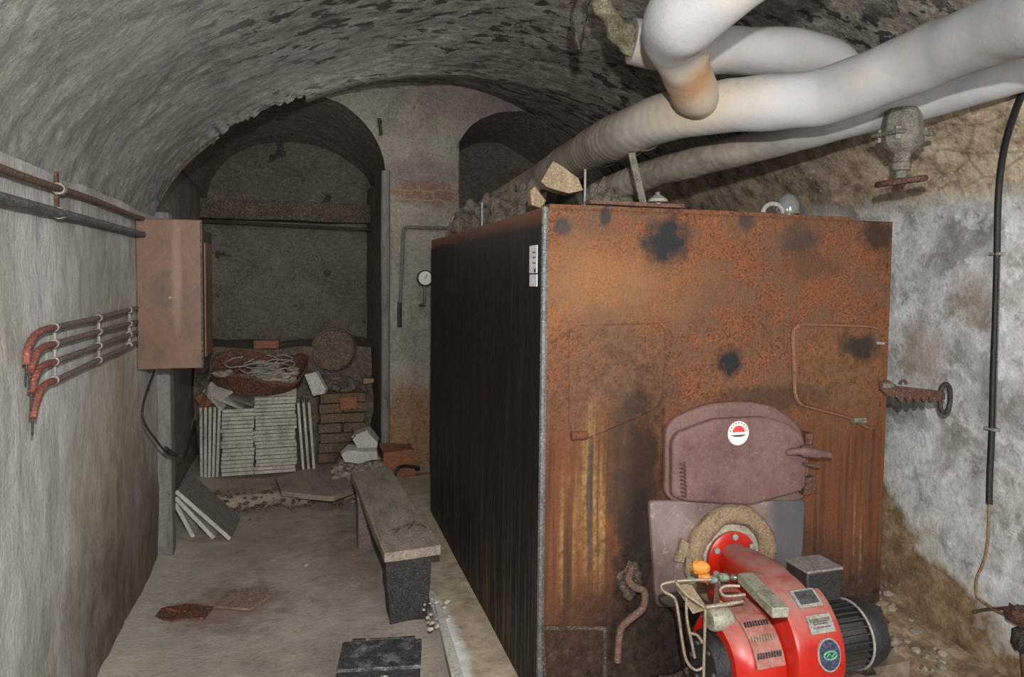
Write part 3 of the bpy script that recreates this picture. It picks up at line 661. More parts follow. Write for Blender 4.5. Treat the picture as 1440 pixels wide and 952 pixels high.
# neck: tapered duct running toward the fan housing
CX=1.435
def ringpts(c,w,h,n=20,e=.55):
    out=[]
    for k in range(n):
        a=2*PI*k/n; ca,sa=math.cos(a),math.sin(a)
        out.append(c+Vector((w*abs(ca)**e*(1 if ca>0 else -1),0,h*abs(sa)**e*(1 if sa>0 else -1))))
    return out
def loft(rings,name,mat,par,bevel=0):
    m=MB(); R=[[m.bm.verts.new(p) for p in r] for r in rings]; n=len(R[0])
    for a,b in zip(R,R[1:]):
        for k in range(n): m.bm.faces.new((a[k],a[(k+1)%n],b[(k+1)%n],b[k]))
    m.bm.faces.new(R[0]); m.bm.faces.new(R[-1][::-1])
    return m.build(name,mat,par,bevel,ang=50)
rings=[]
for t,w,h,dz,e in ((0,.058,.062,0,1),(.12,.060,.066,.0,.95),(.3,.07,.072,.004,.8),(.6,.078,.082,.006,.65),(.85,.082,.095,.0,.6),(1.0,.082,.11,-.03,.6)):
    c=Vector((lerp(FX,CX,t),lerp(FY-.07,1.74,t),lerp(FZ+.0,.565,t)+dz)); rings.append(ringpts(c,w,h,24,e))
loft(rings,'blast_tube',RED,G)
# fan housing drum
AY,AZ=1.785,.455
def drum(x0,x1,r,name,mat,n=48,ed=.015):
    return MB().lathe([(r*.55,0),(r-ed,0),(r-ed*.3,ed*.3),(r,ed),(r,(x1-x0)-ed),(r-ed*.3,(x1-x0)-ed*.3),(r-ed,(x1-x0)),(r*.55,(x1-x0))],(x0,AY,AZ),(1,0,0),n).build(name,mat,G)
fh=drum(CX-.086,CX+.086,.20,'fan_housing',RED)
ih=MB().lathe([(.1,0),(.12,0),(.14,.02),(.15,.05),(.15,.15)],(CX-.086-.15,AY-.0,AZ-.04),(1,0,0),40).build('intake_housing',RED,G)
MB().lathe([(.02,0),(.075,0),(.098,.02),(.1,.06)],(CX-.088-.185,AY,AZ-.05),(1,0,0),32).build('intake_cap',K['black'],G)
for k in range(6):
    a=k*PI/3; MB().lathe([(.007,0),(.007,.01)],(CX-.278,AY+.06*math.cos(a),AZ-.05+.06*math.sin(a)),(1,0,0),8).build('screw',K['chrome'],G)
# grille plate curved over the intake, with two rows of slots
def curved(x0,x1,a0,a1,r,ay,az,th=.004,n=14):
    m=MB(); A=[];Bv=[]
    for k in range(n+1):
        a=lerp(a0,a1,k/n)
        for L,rad in ((A,r),(Bv,r+th)):
            L.append((m.bm.verts.new((x0,ay-rad*math.cos(a),az+rad*math.sin(a))),m.bm.verts.new((x1,ay-rad*math.cos(a),az+rad*math.sin(a)))))
    for k in range(n):
        m.bm.faces.new((Bv[k][0],Bv[k][1],Bv[k+1][1],Bv[k+1][0])); m.bm.faces.new((A[k][0],A[k+1][0],A[k+1][1],A[k][1]))
        m.bm.faces.new((A[k][0],Bv[k][0],Bv[k+1][0],A[k+1][0])); m.bm.faces.new((A[k][1],A[k+1][1],Bv[k+1][1],Bv[k][1]))
    m.bm.faces.new((A[0][0],A[0][1],Bv[0][1],Bv[0][0])); m.bm.faces.new((A[n][0],Bv[n][0],Bv[n][1],A[n][1]))
    return m
IZ=AZ-.045
gp=curved(CX-.19,CX-.094,R2(18),R2(95),.155,AY,IZ,.006).build('intake_grille',GRP,G)
for a in (R2(62),R2(46),R2(30)):
    sl=MB()
    for k in range(9):
        x=lerp(CX-.180,CX-.104,k/8)
        sl.box((x,AY-.163*math.cos(a),IZ+.163*math.sin(a)),(.005,.004,.016),Matrix.Rotation(a,3,'X').transposed() @ Matrix.Rotation(.25,3,'Y'))
    sl.build('slots',K['dark'] if a!=R2(46) else K['tube'],gp)
# window, rating plate, emblem on the front of the fan housing
def patch(w,h,a,r,name,mat,par=G,th=.004,x=CX+.01):
    da=h/(2*r); return curved(x-w/2,x+w/2,a-da,a+da,r,AY,AZ,th,8).build(name,mat,par)
wf=patch(.085,.058,R2(58),.201,'window_frame',K['clip'],G); patch(.064,.04,R2(58),.205,'pane',K['glass_grey'],wf)
rp=patch(.085,.05,R2(36),.201,'rating_plate',K['clip'],G,x=CX+.015)
for k,(dw,da) in enumerate(((.07,10/3),(.05,0),(.06,-3),(.055,1.8))):
    patch(dw,.004 if k else .009,R2(36+da*.9),.2052,'print_line',K['conduit'] if k else K['green_moss'],rp,.001,CX+.015)
ae=R2(12); ec=Vector((CX+.02,AY-.2005*math.cos(ae),AZ+.2005*math.sin(ae))); en=Vector((0,-math.cos(ae),math.sin(ae))); eu=Vector((0,math.sin(ae),math.cos(ae)))
def ell(rx,rz,th,off,name,mat,par):
    P=[ec+en*off+Vector((rx*math.cos(2*PI*k/32),0,0))+eu*rz*math.sin(2*PI*k/32) for k in range(32)]
    return MB().prism(P,en*th).build(name,mat,par)
em=ell(.040,.047,.006,-.004,'emblem',K['clip'],G); ell(.035,.042,.003,.001,'emblem_disc',K['stb'],em)
gl=MB(); gl.tube([ec+en*.006+Vector((.022*math.cos(a),0,0))+eu*.011*math.sin(a) for a in [2*PI*k/24 for k in range(25)]],.003,6,False)
gl.tube([ec+en*.006+Vector((x,0,0))+eu*z for x,z in ((-.014,-.004),(-.004,.005),(.004,-.005),(.015,.004))],.0025,6); gl.build('emblem_mark',K['green'],em)
# motor with fins
mo=MB().lathe([(.05,0),(.085,0),(.088,.01),(.088,.2)],(CX+.085,AY,AZ-.03),(1,0,0),36).build('motor',K['motor'],G); mo['label']='black finned electric motor'
fn=MB()
for k in range(28):
    a=2*PI*k/28; r=.096
    fn.box((CX+.085+.105,AY+r*math.cos(a),AZ-.03+r*math.sin(a)),(.165,.018,.004),Matrix.Rotation(a,3,'X'))
fn.build('fins',K['motor'],mo)
MB().lathe([(.104,0),(.108,.01),(.108,.045),(.098,.075),(.06,.085),(.001,.086)],(CX+.085+.19,AY,AZ-.03),(1,0,0),36).build('fan_cowl',K['black'],mo)
MB().tube([(CX+.277,AY+.107*math.cos(a),AZ-.03+.107*math.sin(a)) for a in [2*PI*k/36 for k in range(37)]],.004,6,False).build('cowl_rim',K['clip'],mo)
# ignition transformer box to the right behind the neck
q=at(1140,808,2.12); tb=MB().box((q.x+.01,q.y,q.z-.02),(.13,.10,.10)).build('transformer_box',K['black'],G,.006)
MB().box((q.x+.01,q.y,q.z+.033),(.135,.105,.008)).build('box_lid',K['slabd'],tb,.002)
# pump bracket, linkage and oil lines at the left
def ap(px,py,t): return at(px,py,t)
a=ap(1048,812,2.07); b=ap(1098,862,1.86)
def bar(a,b,w,h,name,mat,par=G,bev=.003):
    d=(b-a); L=d.length; rot=d.to_track_quat('Y','Z').to_matrix(); return MB().box((a+b)/2,(w,L,h),rot).build(name,mat,par,bev)
bar(a,b,.05,.03,'pump_bracket',K['aluminium'])
MB().lathe([(.03,0),(.034,.01),(.034,.06),(.028,.07)],ap(1025,868,2.05),(-1,0,0),20).build('oil_pump',K['aluminium'],G)
MB().tube([ap(1014,830,2.34),ap(1035,850,2.2),ap(1062,890,2.05)],[.05,.055,.065],20).build('lower_duct',RED,G)
for (x,y,r,mt) in ((985,798,.022,'brass'),(990,812,.016,'brass'),(1003,815,.012,'greenterm'),(1018,812,.013,'greenterm'),(1032,812,.01,'chrome'),(972,816,.012,'greenterm'),(1010,850,.014,'brass')):
    c=ap(x,y,2.08); MB().lathe([(r*.6,-r),(r,-r*.7),(r,r*.5),(r*.7,r),(.4*r,r*1.3)],c,(.5,-.8,.2),8).build('fitting',K[mt],G)
T=2.04
lines=[ [(1000,815),(965,816),(940,819),(930,823),(934,832),(949,842),(955,870),(960,905),(966,930),(978,942),(990,938)],
        [(950,818),(965,836),(985,850),(992,856)],
        [(992,856),(991,890),(990,925),(989,960)],
        [(992,854),(1020,850),(1045,845)],
        [(965,840),(966,870),(972,900),(977,925)],
        [(1048,836),(1020,838),(1013,830),(1020,824),(1040,824)],
        [(968,890),(980,893),(988,904)],]
for i,L in enumerate(lines):
    MB().tube(spline([ap(x,y,T-.03*(i%3)) for x,y in L],6),.0045 if i not in (3,) else .007,8).build('oil_line',K['tube'],G)
bar(ap(960,822,2.1),ap(985,860,2.03),.06,.004,'guard_plate',K['card'],G,.001)
bar(ap(1010,812,2.1),ap(1006,870,2.05),.018,.01,'bracket',K['rustiron'],G,.001)
MB().box((CX-.03,AY+.02,.16),(.05,.05,.24)).build('support_foot',K['iron'],G,.003)

# ------------------------------------------------------------------ overhead pipes
def lagpipe(m,pts,rs,n=22,seg=8):
    P=spline(pts,seg); N=len(P); R=[]
    for i in range(N):
        f=i/(N-1)*(len(rs)-1); k=int(min(f,len(rs)-2)); r=lerp(rs[k],rs[k+1],f-k)
        R.append(r*(1+.05*noise.noise(P[i]*6)))
    m.tube(P,R,n); bmesh.ops.triangulate if False else None
    for v in m.bm.verts: v.co+=noise.noise_vector(v.co*9)*.006
    return m
MP=thing('lagged_pipe','thick white lagged pipe running over the boiler with a branch towards the viewer','pipe',at(1100,143,2.45))
lagpipe(MB(),[at(x,y,t) for x,y,t in ((690,290,4.6),(760,252,3.9),(800,228,3.5),(860,196,2.95),(935,166,2.7),(1020,150,2.52),(1100,143,2.42),(1170,133,2.35),(1300,82,2.1),(1400,42,1.85),(1520,8,1.55),(1700,-40,1.3))],[.07,.085,.09,.094,.095,.095,.095,.094,.092,.092,.092,.092],26,10).build('pipe_run',LG,MP)
lagpipe(MB(),[at(x,y,t) for x,y,t in ((988,150,2.56),(977,130,2.42),(962,95,2.26),(950,50,2.1),(965,20,1.95),(1010,-15,1.85),(1070,-55,1.75),(1160,-100,1.65))],[.06,.084,.076,.098,.105,.098,.09,.09],24,8).build('branch_pipe',LG,MP)
for k in range(7):
    p=at(lerp(790,905,k/6),lerp(234,180,k/6),lerp(3.6,2.8,k/6)); q=at(lerp(790,905,k/6)+6,lerp(234,180,k/6)-3,lerp(3.6,2.8,k/6)-.04)
    ax=(q-p).normalized(); MB().lathe([(.088,-.008),(.094,0),(.088,.008)],p,ax,24,cap=False).build('wrap_band',K['lag_grey'],MP)
BP=thing('lagged_pipe','short white lagged pipe close under the vault behind the branch','pipe',at(1080,72,2.6))
lagpipe(MB(),[at(x,y,t) for x,y,t in ((888,58,2.5),(940,66,2.52),(1000,71,2.58),(1100,74,2.62),(1160,86,2.66),(1195,115,2.7),(1215,150,2.75))],[.08,.088,.088,.088,.088,.085,.08],22,8).build('pipe_run',LG,BP)
MB().tube([at(888,58,2.5),at(868,40,2.45),at(850,10,2.4),at(845,-20,2.4)],[.06,.035,.03,.035],14).rough(.02,14,2).build('torn_end',K['green_moss'],BP)
LP_=lagpipe(MB(),[at(x,y,t) for x,y,t in ((800,300,4.0),(850,270,3.6),(900,250,3.35),(1000,222,3.1),(1100,196,2.9),(1200,168,2.72),(1300,142,2.56),(1400,114,2.4),(1500,84,2.25))],[.07,.07,.07,.068,.066,.066,.066,.066,.066],20,8).build('lagged_pipe',LG)
tag(LP_,'thinner grey-white lagged pipe running below the thick one along the right wall','pipe')
VV=thing('gate_valve','grey cast valve with rusty handwheel hanging below the lower lagged pipe','valve',at(1270,220,2.55))
c=at(1269,165,2.56); s_=2.56/960
vb=MB(); vb.lathe([(.055,.03),(.066,0),(.074,-.05*1),(.076,-.085),(.07,-.10),(.06,-.115),(.035,-.135),(.032,-.155)],c,(0,0,1),8); vb.build('body',K['greyiron'],VV,.004)
MB().box(c+Vector((0,0,-.065)),(.17,.12,.016)).build('bonnet_flange',K['greyiron'],VV,.004)
MB().lathe([(.03,-.14),(.03,-.165),(.036,-.17),(.034,-.195),(.022,-.20),(.02,-.225),(.010,-.23),(.010,-.25)],c,(0,0,1),12).build('stem',K['greyiron'],VV)
for a in range(4): MB().lathe([(.009,-.09),(.009,-.045)],c+Vector((.06*(1 if a%2 else -1),.04*(1 if a//2 else -1),0)),(0,0,1),6).build('bolt',K['clip'],VV)
hw=MB(); hc=c+Vector((.005,0,-.235)); hw.tube([hc+Vector((.078*math.cos(a),.078*math.sin(a),.012*math.cos(a))) for a in [2*PI*k/28 for k in range(29)]],.0105,8,False)
for k in range(4): hw.tube([hc,hc+Vector((.078*math.cos(k*PI/2+.5),.078*math.sin(k*PI/2+.5),.012*math.cos(k*PI/2+.5)))],.008,6)
hw.lathe([(.016,-.018),(.018,.012)],hc,(0,0,1),10); hw.rough(.003,40); hw.build('handwheel',K['rustiron'],VV)['label']='rusty handwheel'
mb=MB(); P=[at(x,y,2.5) for x,y in ((820,-60),(818,-10),(814,20),(812,45),(813,72))]; mb.tube(spline(P,5),[.02,.02,.022,.025,.024,.026,.03,.03,.028,.03,.033,.03,.028,.026,.024,.02,.02,.018,.014,.012,.01],8).rough(.012,22,1)
tag(mb.build('hanging_bracket',K['iron']),'crumbling rusty iron strap hanging from the vault left of the white pipes','bracket')
# broken fibre board and scraps on the boiler top
q=[at(x,y,2.75) for x,y in ((778,226),(815,250),(820,268),(800,272),(768,262),(760,255))]
mb=MB(); mb.prism(q,Vector((.02,.10,.0))).rough(.006,12,2); tag(mb.build('fibre_board',K['card'],bevel=.002),'torn beige piece of fibre board lying on the boiler top against the pipe','board')
q=[at(x,y,2.8) for x,y in ((746,268),(752,262),(768,282),(760,292),(748,288))]
mb=MB(); mb.prism(q,Vector((.0,.05,.0))).rough(.004,12,1); tag(mb.build('wood_scrap',K['card'],bevel=.002),'small beige scrap of wood on the boiler top left of the fibre board','scrap')
mb=MB()
for k,(x,y,t,r) in enumerate(((722,266,3.6,.08),(696,276,3.9,.09),(745,262,3.5,.07),(668,290,4.05,.09),(860,275,3.0,.07),(845,262,3.1,.06),(650,308,4.2,.06))): 
    p=at(x,y,t); h_=max(p.z-BZ1,.06); p.z=BZ1+h_*.42; mb.blob(p,1.0,.28,2.2,4,(r*1.3,r,h_*.62),k)
mb.rough(.012,15); tag(mb.build('fallen_lagging',K['lag_grey']),'lumps of fallen grey lagging heaped on the back of the boiler top','debris',kind='stuff')

# ------------------------------------------------------------------ right wall conduit
CD=thing('wall_conduit','black cable conduit running down the right wall from the pipes','conduit',hX(1395,600,XR-.03))
XC=XR-.03
def hV(px,py,off=.07):
    p=hX(px,py,XC)
    if p.z<1.80: return p
    t=.3
    while t<8:
        q=at(px,py,t)
        if q.x>.9 and q.z>1.7:
            u=min(1,(q.x+off-.96)/1.76)
            if q.x>XC or (q.z>1.80 and ((q.x-.96)/(1.76-off))**2+(max(0,q.z-1.80)/(1.0-off))**2>=1): return q
        t+=.004
    return p
MB().tube(spline([hV(x,y) for x,y in ((1470,80),(1446,115),(1430,150),(1414,200),(1406,250),(1403,300),(1402,360),(1400,440),(1397,520),(1395,600),(1392,665),(1391,708))],6),.0125,12).build('cable_sleeve',K['black'],CD)
MB().tube([hX(1403+3,362,XC-.008),hX(1397+3,600,XC-.008)],.003,6).build('wire',K['conduit'],CD)
for y,x in ((357,1402),(603,1395)): MB().box(hX(x,y,XC+.005),(.035,.05,.012)).build('clamp',K['clip'],CD,.003)
MB().tube(spline([hX(x,y,XC) for x,y in ((1391,706),(1389,760),(1383,790),(1373,815),(1374,838),(1388,850),(1404,860),(1424,868))],6),.006,8).build('copper_tube',K['copper'],CD)
FXT=thing('pipe_junction','corroded brown pipe tee and black joint low on the right wall','pipe fitting',hX(1430,890,XR-.05))
MB().blob(hX(1432,866,XR-.06),.045,.25,3,3,(.8,1.1,.8),2).build('joint',K['rustiron'],FXT)
MB().blob(hX(1436,900,XR-.06),.035,.15,3,3,(.8,1,1.5),3).build('union',K['iron'],FXT)
MB().tube(spline([hX(x,y,XR-.03) for x,y in ((1368,861),(1385,857),(1410,855),(1440,853),(1470,856))],5),.006,8).build('branch_tube',K['rustpipe'],FXT)
MB().tube([hX(1440,905,XR-.05),hX(1446,965,XR-.05)],.018,10).build('drop_pipe',K['rustpipe'],FXT)

# ------------------------------------------------------------------ left wall fittings
XP=XL+.035
P1=thing('wall_pipe','thin rusty pipe along the left wall at the foot of the vault','pipe',(XP,2.4,1.85))
MB().tube([Vector((XP,y,1.853+.003*math.sin(y*5))) for y in [1.0+.19*k for k in range(15)]],.011,10).build('pipe_run',K['rustpipe'],P1)
P2=thing('wall_pipe','grey pipe along the left wall just below the rusty one','pipe',(XP,2.4,1.78))
MB().tube([Vector((XP,y,1.776)) for y in (1.0,2.0,3.0,3.64)],.015,12).build('pipe_run',K['conduit'],P2)
for px in (80,):
    q=hX(px,275,XP-.012); MB().box(q,(.01,.02,.15)).build('bracket',K['rustiron'],P2,.002)
    for z in (1.853,1.776): MB().tube([(XP-.005,q.y-.012,z),(XP-.005,q.y+.012,z)],.019,12).build('clip',K['clip'],P2)
rows=[[(192,433),(139,447),(79,460),(55,467),(40,487),(37,513)],[(192,452),(139,466),(79,483),(55,492),(42,522)],[(192,467),(139,486),(79,508),(58,516),(48,535),(44,552)],[(192,482),(139,506),(81,534),(62,542),(51,565),(46,588)]]
nm=['topmost','second from the top','third from the top','lowest']
X4=XL+.04
for i,L in enumerate(rows):
    T_=thing('sleeved_pipe',f'thin red-ended bent pipe, {nm[i]} of four beside the wall box','pipe',hX(139,L[1][1],X4),'four bent pipes beside the wall box')
    MB().tube([hX(x,y,X4) for x,y in L[:3]],.0095,10).build('pipe_run',K['greysleeve'],T_)
    MB().tube(spline([hX(x,y,X4) for x,y in L[2:]],6),.0103,10).build('red_sleeve',K['redsleeve'],T_)
    e=hX(*L[-1],X4); MB().tube([e,e+Vector((0,-.005,-.05))],.003,6).build('wire_tail',K['iron'],T_)
    for px,(pa,pb) in ((77,(L[2],L[1])),(139,(L[1],L[1])),(182,(L[0],L[0]))):
        q=hX(px,L[2][1] if px==77 else (L[1][1] if px==139 else L[0][1]+3),X4); MB().lathe([(.013,-.005),(.014,0),(.013,.005)],q,(0,1,.0),12).build('clip',K['clip'],T_)
for px,y0,y1 in ((77,455,540),(139,442,510),(182,432,488)):
    a=hX(px,y0,XL+.025); b=hX(px,y1,XL+.025); tag(MB().tube([a,b],.006,6).build('pipe_rail',K['clip']),{77:'pale mounting rail at the bends of the four red-ended pipes',139:'pale mounting rail midway along the four red-ended pipes',182:'pale mounting rail of the four pipes right beside the brown wall box'}[px],'bracket')
# brown box
WB=thing('wall_box','brown painted sheet metal box hanging on the left wall','box',(-.63,3.8,1.13))
z0,z1=1.128,1.855
MB().box((-.632,3.655,(z0+z1)/2),(.29,.03,z1-z0)).rough(.003,5,3).build('front_cover',CBX,WB,.004)
MB().box((-.642,3.685,(z0+z1)/2),(.27,.03,z1-z0-.02)).build('gap_shade',K['dark'],WB)  # black slab stands in for the shaded gap behind the cover
MB().box((-.632,3.87,(z0+z1)/2-.015),(.285,.34,z1-z0-.05)).build('body',K['iron'],WB,.004)
MB().box((-.488,3.86,(z0+z1)/2-.03),(.01,.24,z1-z0-.15)).build('side_door',CBX,WB,.003)
MB().lathe([(.009,0),(.008,.006),(.004,.009)],(-.63,3.64,1.475),(0,-1,0),12).build('screw',K['clip'],WB)
MB().tube([(-.49,3.642,z0+.01),(-.49,3.642,z1-.01)],.005,6).build('edge_bead',K['lid'],WB)
# hanging wire
mb=MB(); mb.tube(spline([(-.72,3.75,1.12),hX(200,580,-.70),hX(222,622,-.68),hX(240,640,-.66),hX(257,632,-.62),hX(272,590,-.55),hX(290,548,-.5),hX(298,500,-.48)],6),.005,6)
mb.tube([hX(232,630,-.67),hX(248,641,-.64)],.010,6)
tag(mb.build('hanging_wire',K['iron']),'dark wire loop hanging below the brown wall box','wire')
# curved laths at the foot of the broken arch
for k in range(3):
    pts=[]
    for j in range(14):
        x=lerp(-.755,-.47,j/13); pts.append(Vector((x+.012*k+.01,4.02-.05*k,Aell(x)-.03-.006*k)))
    o=MB().tube(pts,[.016]*14,6,True,.5).build('curved_lath',K['beam'] if k!=1 else K['trim'])
    tag(o,['dark wooden lath curved along the broken arch edge, hindmost of three','pale lath curved along the arch edge, between the two wooden ones','wooden lath curved along the arch, foremost of three'][k],'lath','laths bent along the arch edge')

# ------------------------------------------------------------------ alcove back wall
mb=MB(); mb.box((-.15,6.5,hY(400,297,6.45).z),(1.5,.22,.17)).rough(.014,6,6); struct(mb.build('trim_5',K['beam']))
a=hY(285,311,6.36); b=hY(525,323,6.2)
tag(MB().tube([a,(a+b)/2,b],.012,8).build('alcove_pipe',K['iron']),'dark thin pipe crossing the alcove below the timber ledge','pipe')
tag(MB().lathe([(.012,0),(.035,.01),(.035,.03),(.02,.035)],hY(460,384,6.6),(0,-1,0),14).build('pipe_stub',K['iron']),'black round stub in the alcove back wall above the drum','pipe stub')
# pillar pipe
pc=MB(); pc.tube(spline([hY(x,y,5.41) for x,y in ((562,458),(563,420),(566,360),(567,330),(571,320),(590,320),(636,321)) ],4),.013,8)
PP=thing('bent_pipe','grey right-angled thin pipe on the pillar left of the boiler','pipe',hY(567,400,5.41)); pc.build('pipe_run',K['greyiron'],PP)
MB().tube([hY(562,425,5.41),hY(562,460,5.41)],.018,8).rough(.005,30,1).build('wrapped_end',K['iron'],PP)
g=thing('pressure_gauge','round white-faced pressure gauge half hidden behind the boiler back corner','gauge',hY(598,391,5.2))
c=hY(598,391,5.2)
MB().lathe([(.05,.03),(.062,.02),(.062,-.0),(.055,-.004),(.052,0)],c,(0,1,0),28).build('case',K['iron'],g)
MB().lathe([(.052,0),(.052,.004)],c-Vector((0,.004,0)),(0,-1,0),28).build('dial',K['stw'],g); MB().box(c+Vector((.005,-.010,.01)),(.004,.002,.04),Matrix.Rotation(.5,3,'Y')).build('needle',K['dark'],g)
MB().tube([c+Vector((0,.02,-.06)),c+Vector((0,.02,-.2)),c+Vector((0,.24,-.22))],.012,8).build('stem',K['greyiron'],g)
tag(MB().tube([hY(534,175,5.42),hY(535,170,5.36),hY(533,166,5.34),hY(536,190,5.4)],.012,6).build('wall_hook',K['iron']),'small rusty hook at the top left of the brick pillar','hook')
# loose lump on the floor plinth by pillar
mb=MB(); mb.tube(spline([hZ(555,668,.12),hZ(560,658,.17),hZ(572,655,.17),hZ(590,658,.14)],5),.012,8)
tag(mb.build('cable_end',K['black']),'short bent black cable end at the foot of the pillar','cable')
mb=MB(); mb.box(Vector((.68,5.3,.16)),(.24,.22,.2)).rough(.03,8,3); tag(mb.build('footing_stone',K['brickor']),'orange-brown stained footing stone at the pillar base beside the boiler','stone')

# ------------------------------------------------------------------ slab stacks
PZ=.082
def slab(name,c,size,label,group,mat,rot=None):
    m=MB(); M=rot if rot is not None else Matrix.Identity(3)
    m.box((0,0,0),size); o=m.build(name,mat,None,.002,local=True); o.location=c
    if rot is not None: o.rotation_euler=M.to_euler()
    return tag(o,label,'slab',group)
SY=5.42
xa,xb,xc=hY(311,640,SY).x,hY(358,640,SY).x,hY(417,640,SY).x
zt1=hY(330,577,SY).z; zt2=hY(385,560,SY).z
n1,n2=17,21
protos={}
def put(key,size,loc,rotz,label,group,mat,rx=0,ry=0):
    if key not in protos:
        protos[key]=MB().box((0,0,0),size).build('stacked_tile',mat,None,.003,local=True); o=protos[key]
    else: o=protos[key].copy(); C.objects.link(o)
    o.location=loc; o.rotation_euler=(rx,ry,rotz); return tag(o,label,'slab',group)
h1=(zt1-PZ)/n1; h2=(zt2-PZ)/n2
for k in range(n1):
    put('a',(xb-xa-.006,.26,h1*.86),(( xa+xb)/2+random.uniform(-.006,.006),SY+.13+random.uniform(-.006,.006),PZ+.01+h1*(k+.5)),random.uniform(-.03,.03),
        'topmost flat slab of the lower left-hand stack' if k==n1-1 else ('bottom flat slab of the lower left-hand stack' if k==0 else 'grey-white slab lying flat inside the lower left-hand stack'),'flat slabs in the lower left-hand stack',K['slab'])
for k in range(n2):
    put('b',(xc-xb-.006,.28,h2*.86),((xb+xc)/2+random.uniform(-.008,.008),SY+.14+random.uniform(-.008,.006),PZ+.01+h2*(k+.5)),random.uniform(-.03,.03),
        'uppermost level slab of the taller right-hand stack' if k==n2-1 else ('yellow-stained bottom slab of the taller right-hand stack' if k==0 else 'grey-white slab lying flat inside the taller right-hand stack'),'flat slabs in the taller right-hand stack',K['slab'])
slab('stacked_tile',((xb+xc)/2,SY+.12,zt2+.055),(xc-xb,.26,.022),'grey board tilted towards the viewer on top of the taller stack',None,K['slab'],Matrix.Rotation(R2(35),3,'X'))
for k in range(5):
    put('v',(.02,.24,hY(295,575,SY).z-PZ),(hY(283+6*k,640,SY).x,SY+.12,PZ+.01+(hY(295,575,SY).z-PZ)/2),0,'grey-white slab standing on edge left of the flat stacks','slabs standing on edge left of the stacks',K['slab'],0,.01*k)
for k in range(3):
    put('w',(.02,.22,.53),(hY(423+7.5*k,610,SY).x,SY+.11,PZ+.275),0,['inner slab leaning against the taller stack','middle slab of the three leaning right of the taller stack','outermost slab leaning right of the taller stack'][k],'slabs leaning right of the taller stack',K['slab'],0,-.07)
for k,(x,y,rx,ry,rz,s,mt) in enumerate(((305,556,.6,.9,.2,(.2,.16,.02),'slab'),(325,562,.5,.5,.5,(.2,.15,.02),'slab'),(318,548,.3,-.4,.8,(.24,.12,.02),'white'),(345,560,.2,.3,-.3,(.18,.14,.02),'slabd'),(292,560,.9,-.6,.1,(.14,.12,.02),'brickor'))):
    o=MB().box((0,0,0),s).rough(.004,14,1).build('broken_tile',K[mt],None,.002,local=True); o.location=hY(x,y,SY+.06)+Vector((0,0,-.0)); o.rotation_euler=(rx,ry,rz)
    tag(o,['pale broken tile tilted on the lower stack, second from the left','grey broken tile lying in the middle of the lower stack top','whitish broken tile strip just under the rusted tray','dark grey broken tile on the lower stack against the taller one','orange-brown broken tile at the far left of the lower stack top'][k],'broken tile','broken tiles on the lower stack')
tag(MB().box(((xa+xb)/2-.05,SY+.2,zt1+.05),(.36,.2,.09)).rough(.03,9,4).build('rubble_bed',K['rubbled']),'dark crumbled rubble filling the top of the lower stack','rubble',kind='stuff')
# support behind for the tray: rough rubble bank
mb=MB(); mb.box((-.15,6.1,.52),(1.35,.7,1.0)).rough(.05,3.5,6); tag(mb.build('rubble_bank',K['rubbled']),'dark bank of rubble and earth piled behind the slab stacks','rubble',kind='stuff')
# rusted tray with debris
TC=hY(366,520,5.55)
TR=thing('rusted_tray','torn rust-brown metal tray full of scrap lying on the slab stacks','tray',TC)
tb=MB(); tb.lathe([(.02,-.16),(.2,-.16),(.30,-.12),(.355,.0),(.36,.035)],(0,0,0),(0,0,1),40,cap=False)
for v in tb.bm.verts:
    a=math.atan2(v.co.y,v.co.x); v.co.y*=.62
    if v.co.z>-.1: v.co.z+=.05*math.sin(a*3+1)+.03*noise.noise(v.co*8)
    v.co.y+= -.0
M=Matrix.Rotation(R2(24),3,'X')
for v in tb.bm.verts: v.co=M@v.co+TC
o=tb.build('shell',K['tin'],TR); so=o.modifiers.new('s','SOLIDIFY'); so.thickness=.008
mb=MB()
for k in range(26):
    a=random.uniform(0,2*PI); r=random.uniform(0,.27); p=M@Vector((r*math.cos(a),r*math.sin(a)*.6,random.uniform(-.05,.0)))+TC; mb.blob(p,random.uniform(.03,.06),.3,2,2,(1.3,1,.6),k)
mb.rough(.008,20); tag(mb.build('scrap_filling',K['rubble']),'grey crumbly scrap heaped inside the rusted tray','rubble',kind='stuff')
mb=MB()
for k in range(9):
    a=random.uniform(0,2*PI); pts=[]
    cx,cy=random.uniform(-.16,.16),random.uniform(-.08,.08)
    for j in range(8): pts.append(M@Vector((cx+.12*math.cos(a+j*.5),cy+.07*math.sin(a+j*.5),.04+.02*random.random()))+TC)
    mb.tube(spline(pts,3),.006,6)
tag(mb.build('wire_tangle',K['clip']),'tangle of pale wires on the scrap in the rusted tray','wire',kind='stuff')
o=MB().box((0,0,0),(.19,.09,.065)).rough(.004,14,2).build('brick',K['brickor'],None,.004,local=True); o.location=hY(375,484,5.85); tag(o,'single orange brick lying behind the rusted tray','brick')
# round drum lid leaning back
c=hY(468,491,5.72); ax=Vector((-.30,-1,.22)).normalized()
D_=thing('metal_drum','short round brown drum lying on its side atop the rubble at the alcove back','drum',c-Vector((0,0,.17)))
MB().lathe([(.001,.0),(.165,.0),(.175,.012),(.175,.004),(.178,-.0),(.176,-.16),(.001,-.165)],c,ax,36).build('shell',K['lid'],D_)
MB().tube([c+ax*.008+ (Matrix.Rotation(0,3,'X')@( (Vector((0,0,1))-ax*ax.z).normalized()*.165*math.cos(a)+ax.cross((Vector((0,0,1))-ax*ax.z).normalized())*.165*math.sin(a))) for a in [2*PI*k/36 for k in range(37)]],.009,8,False).build('rim',K['lid'],D_)
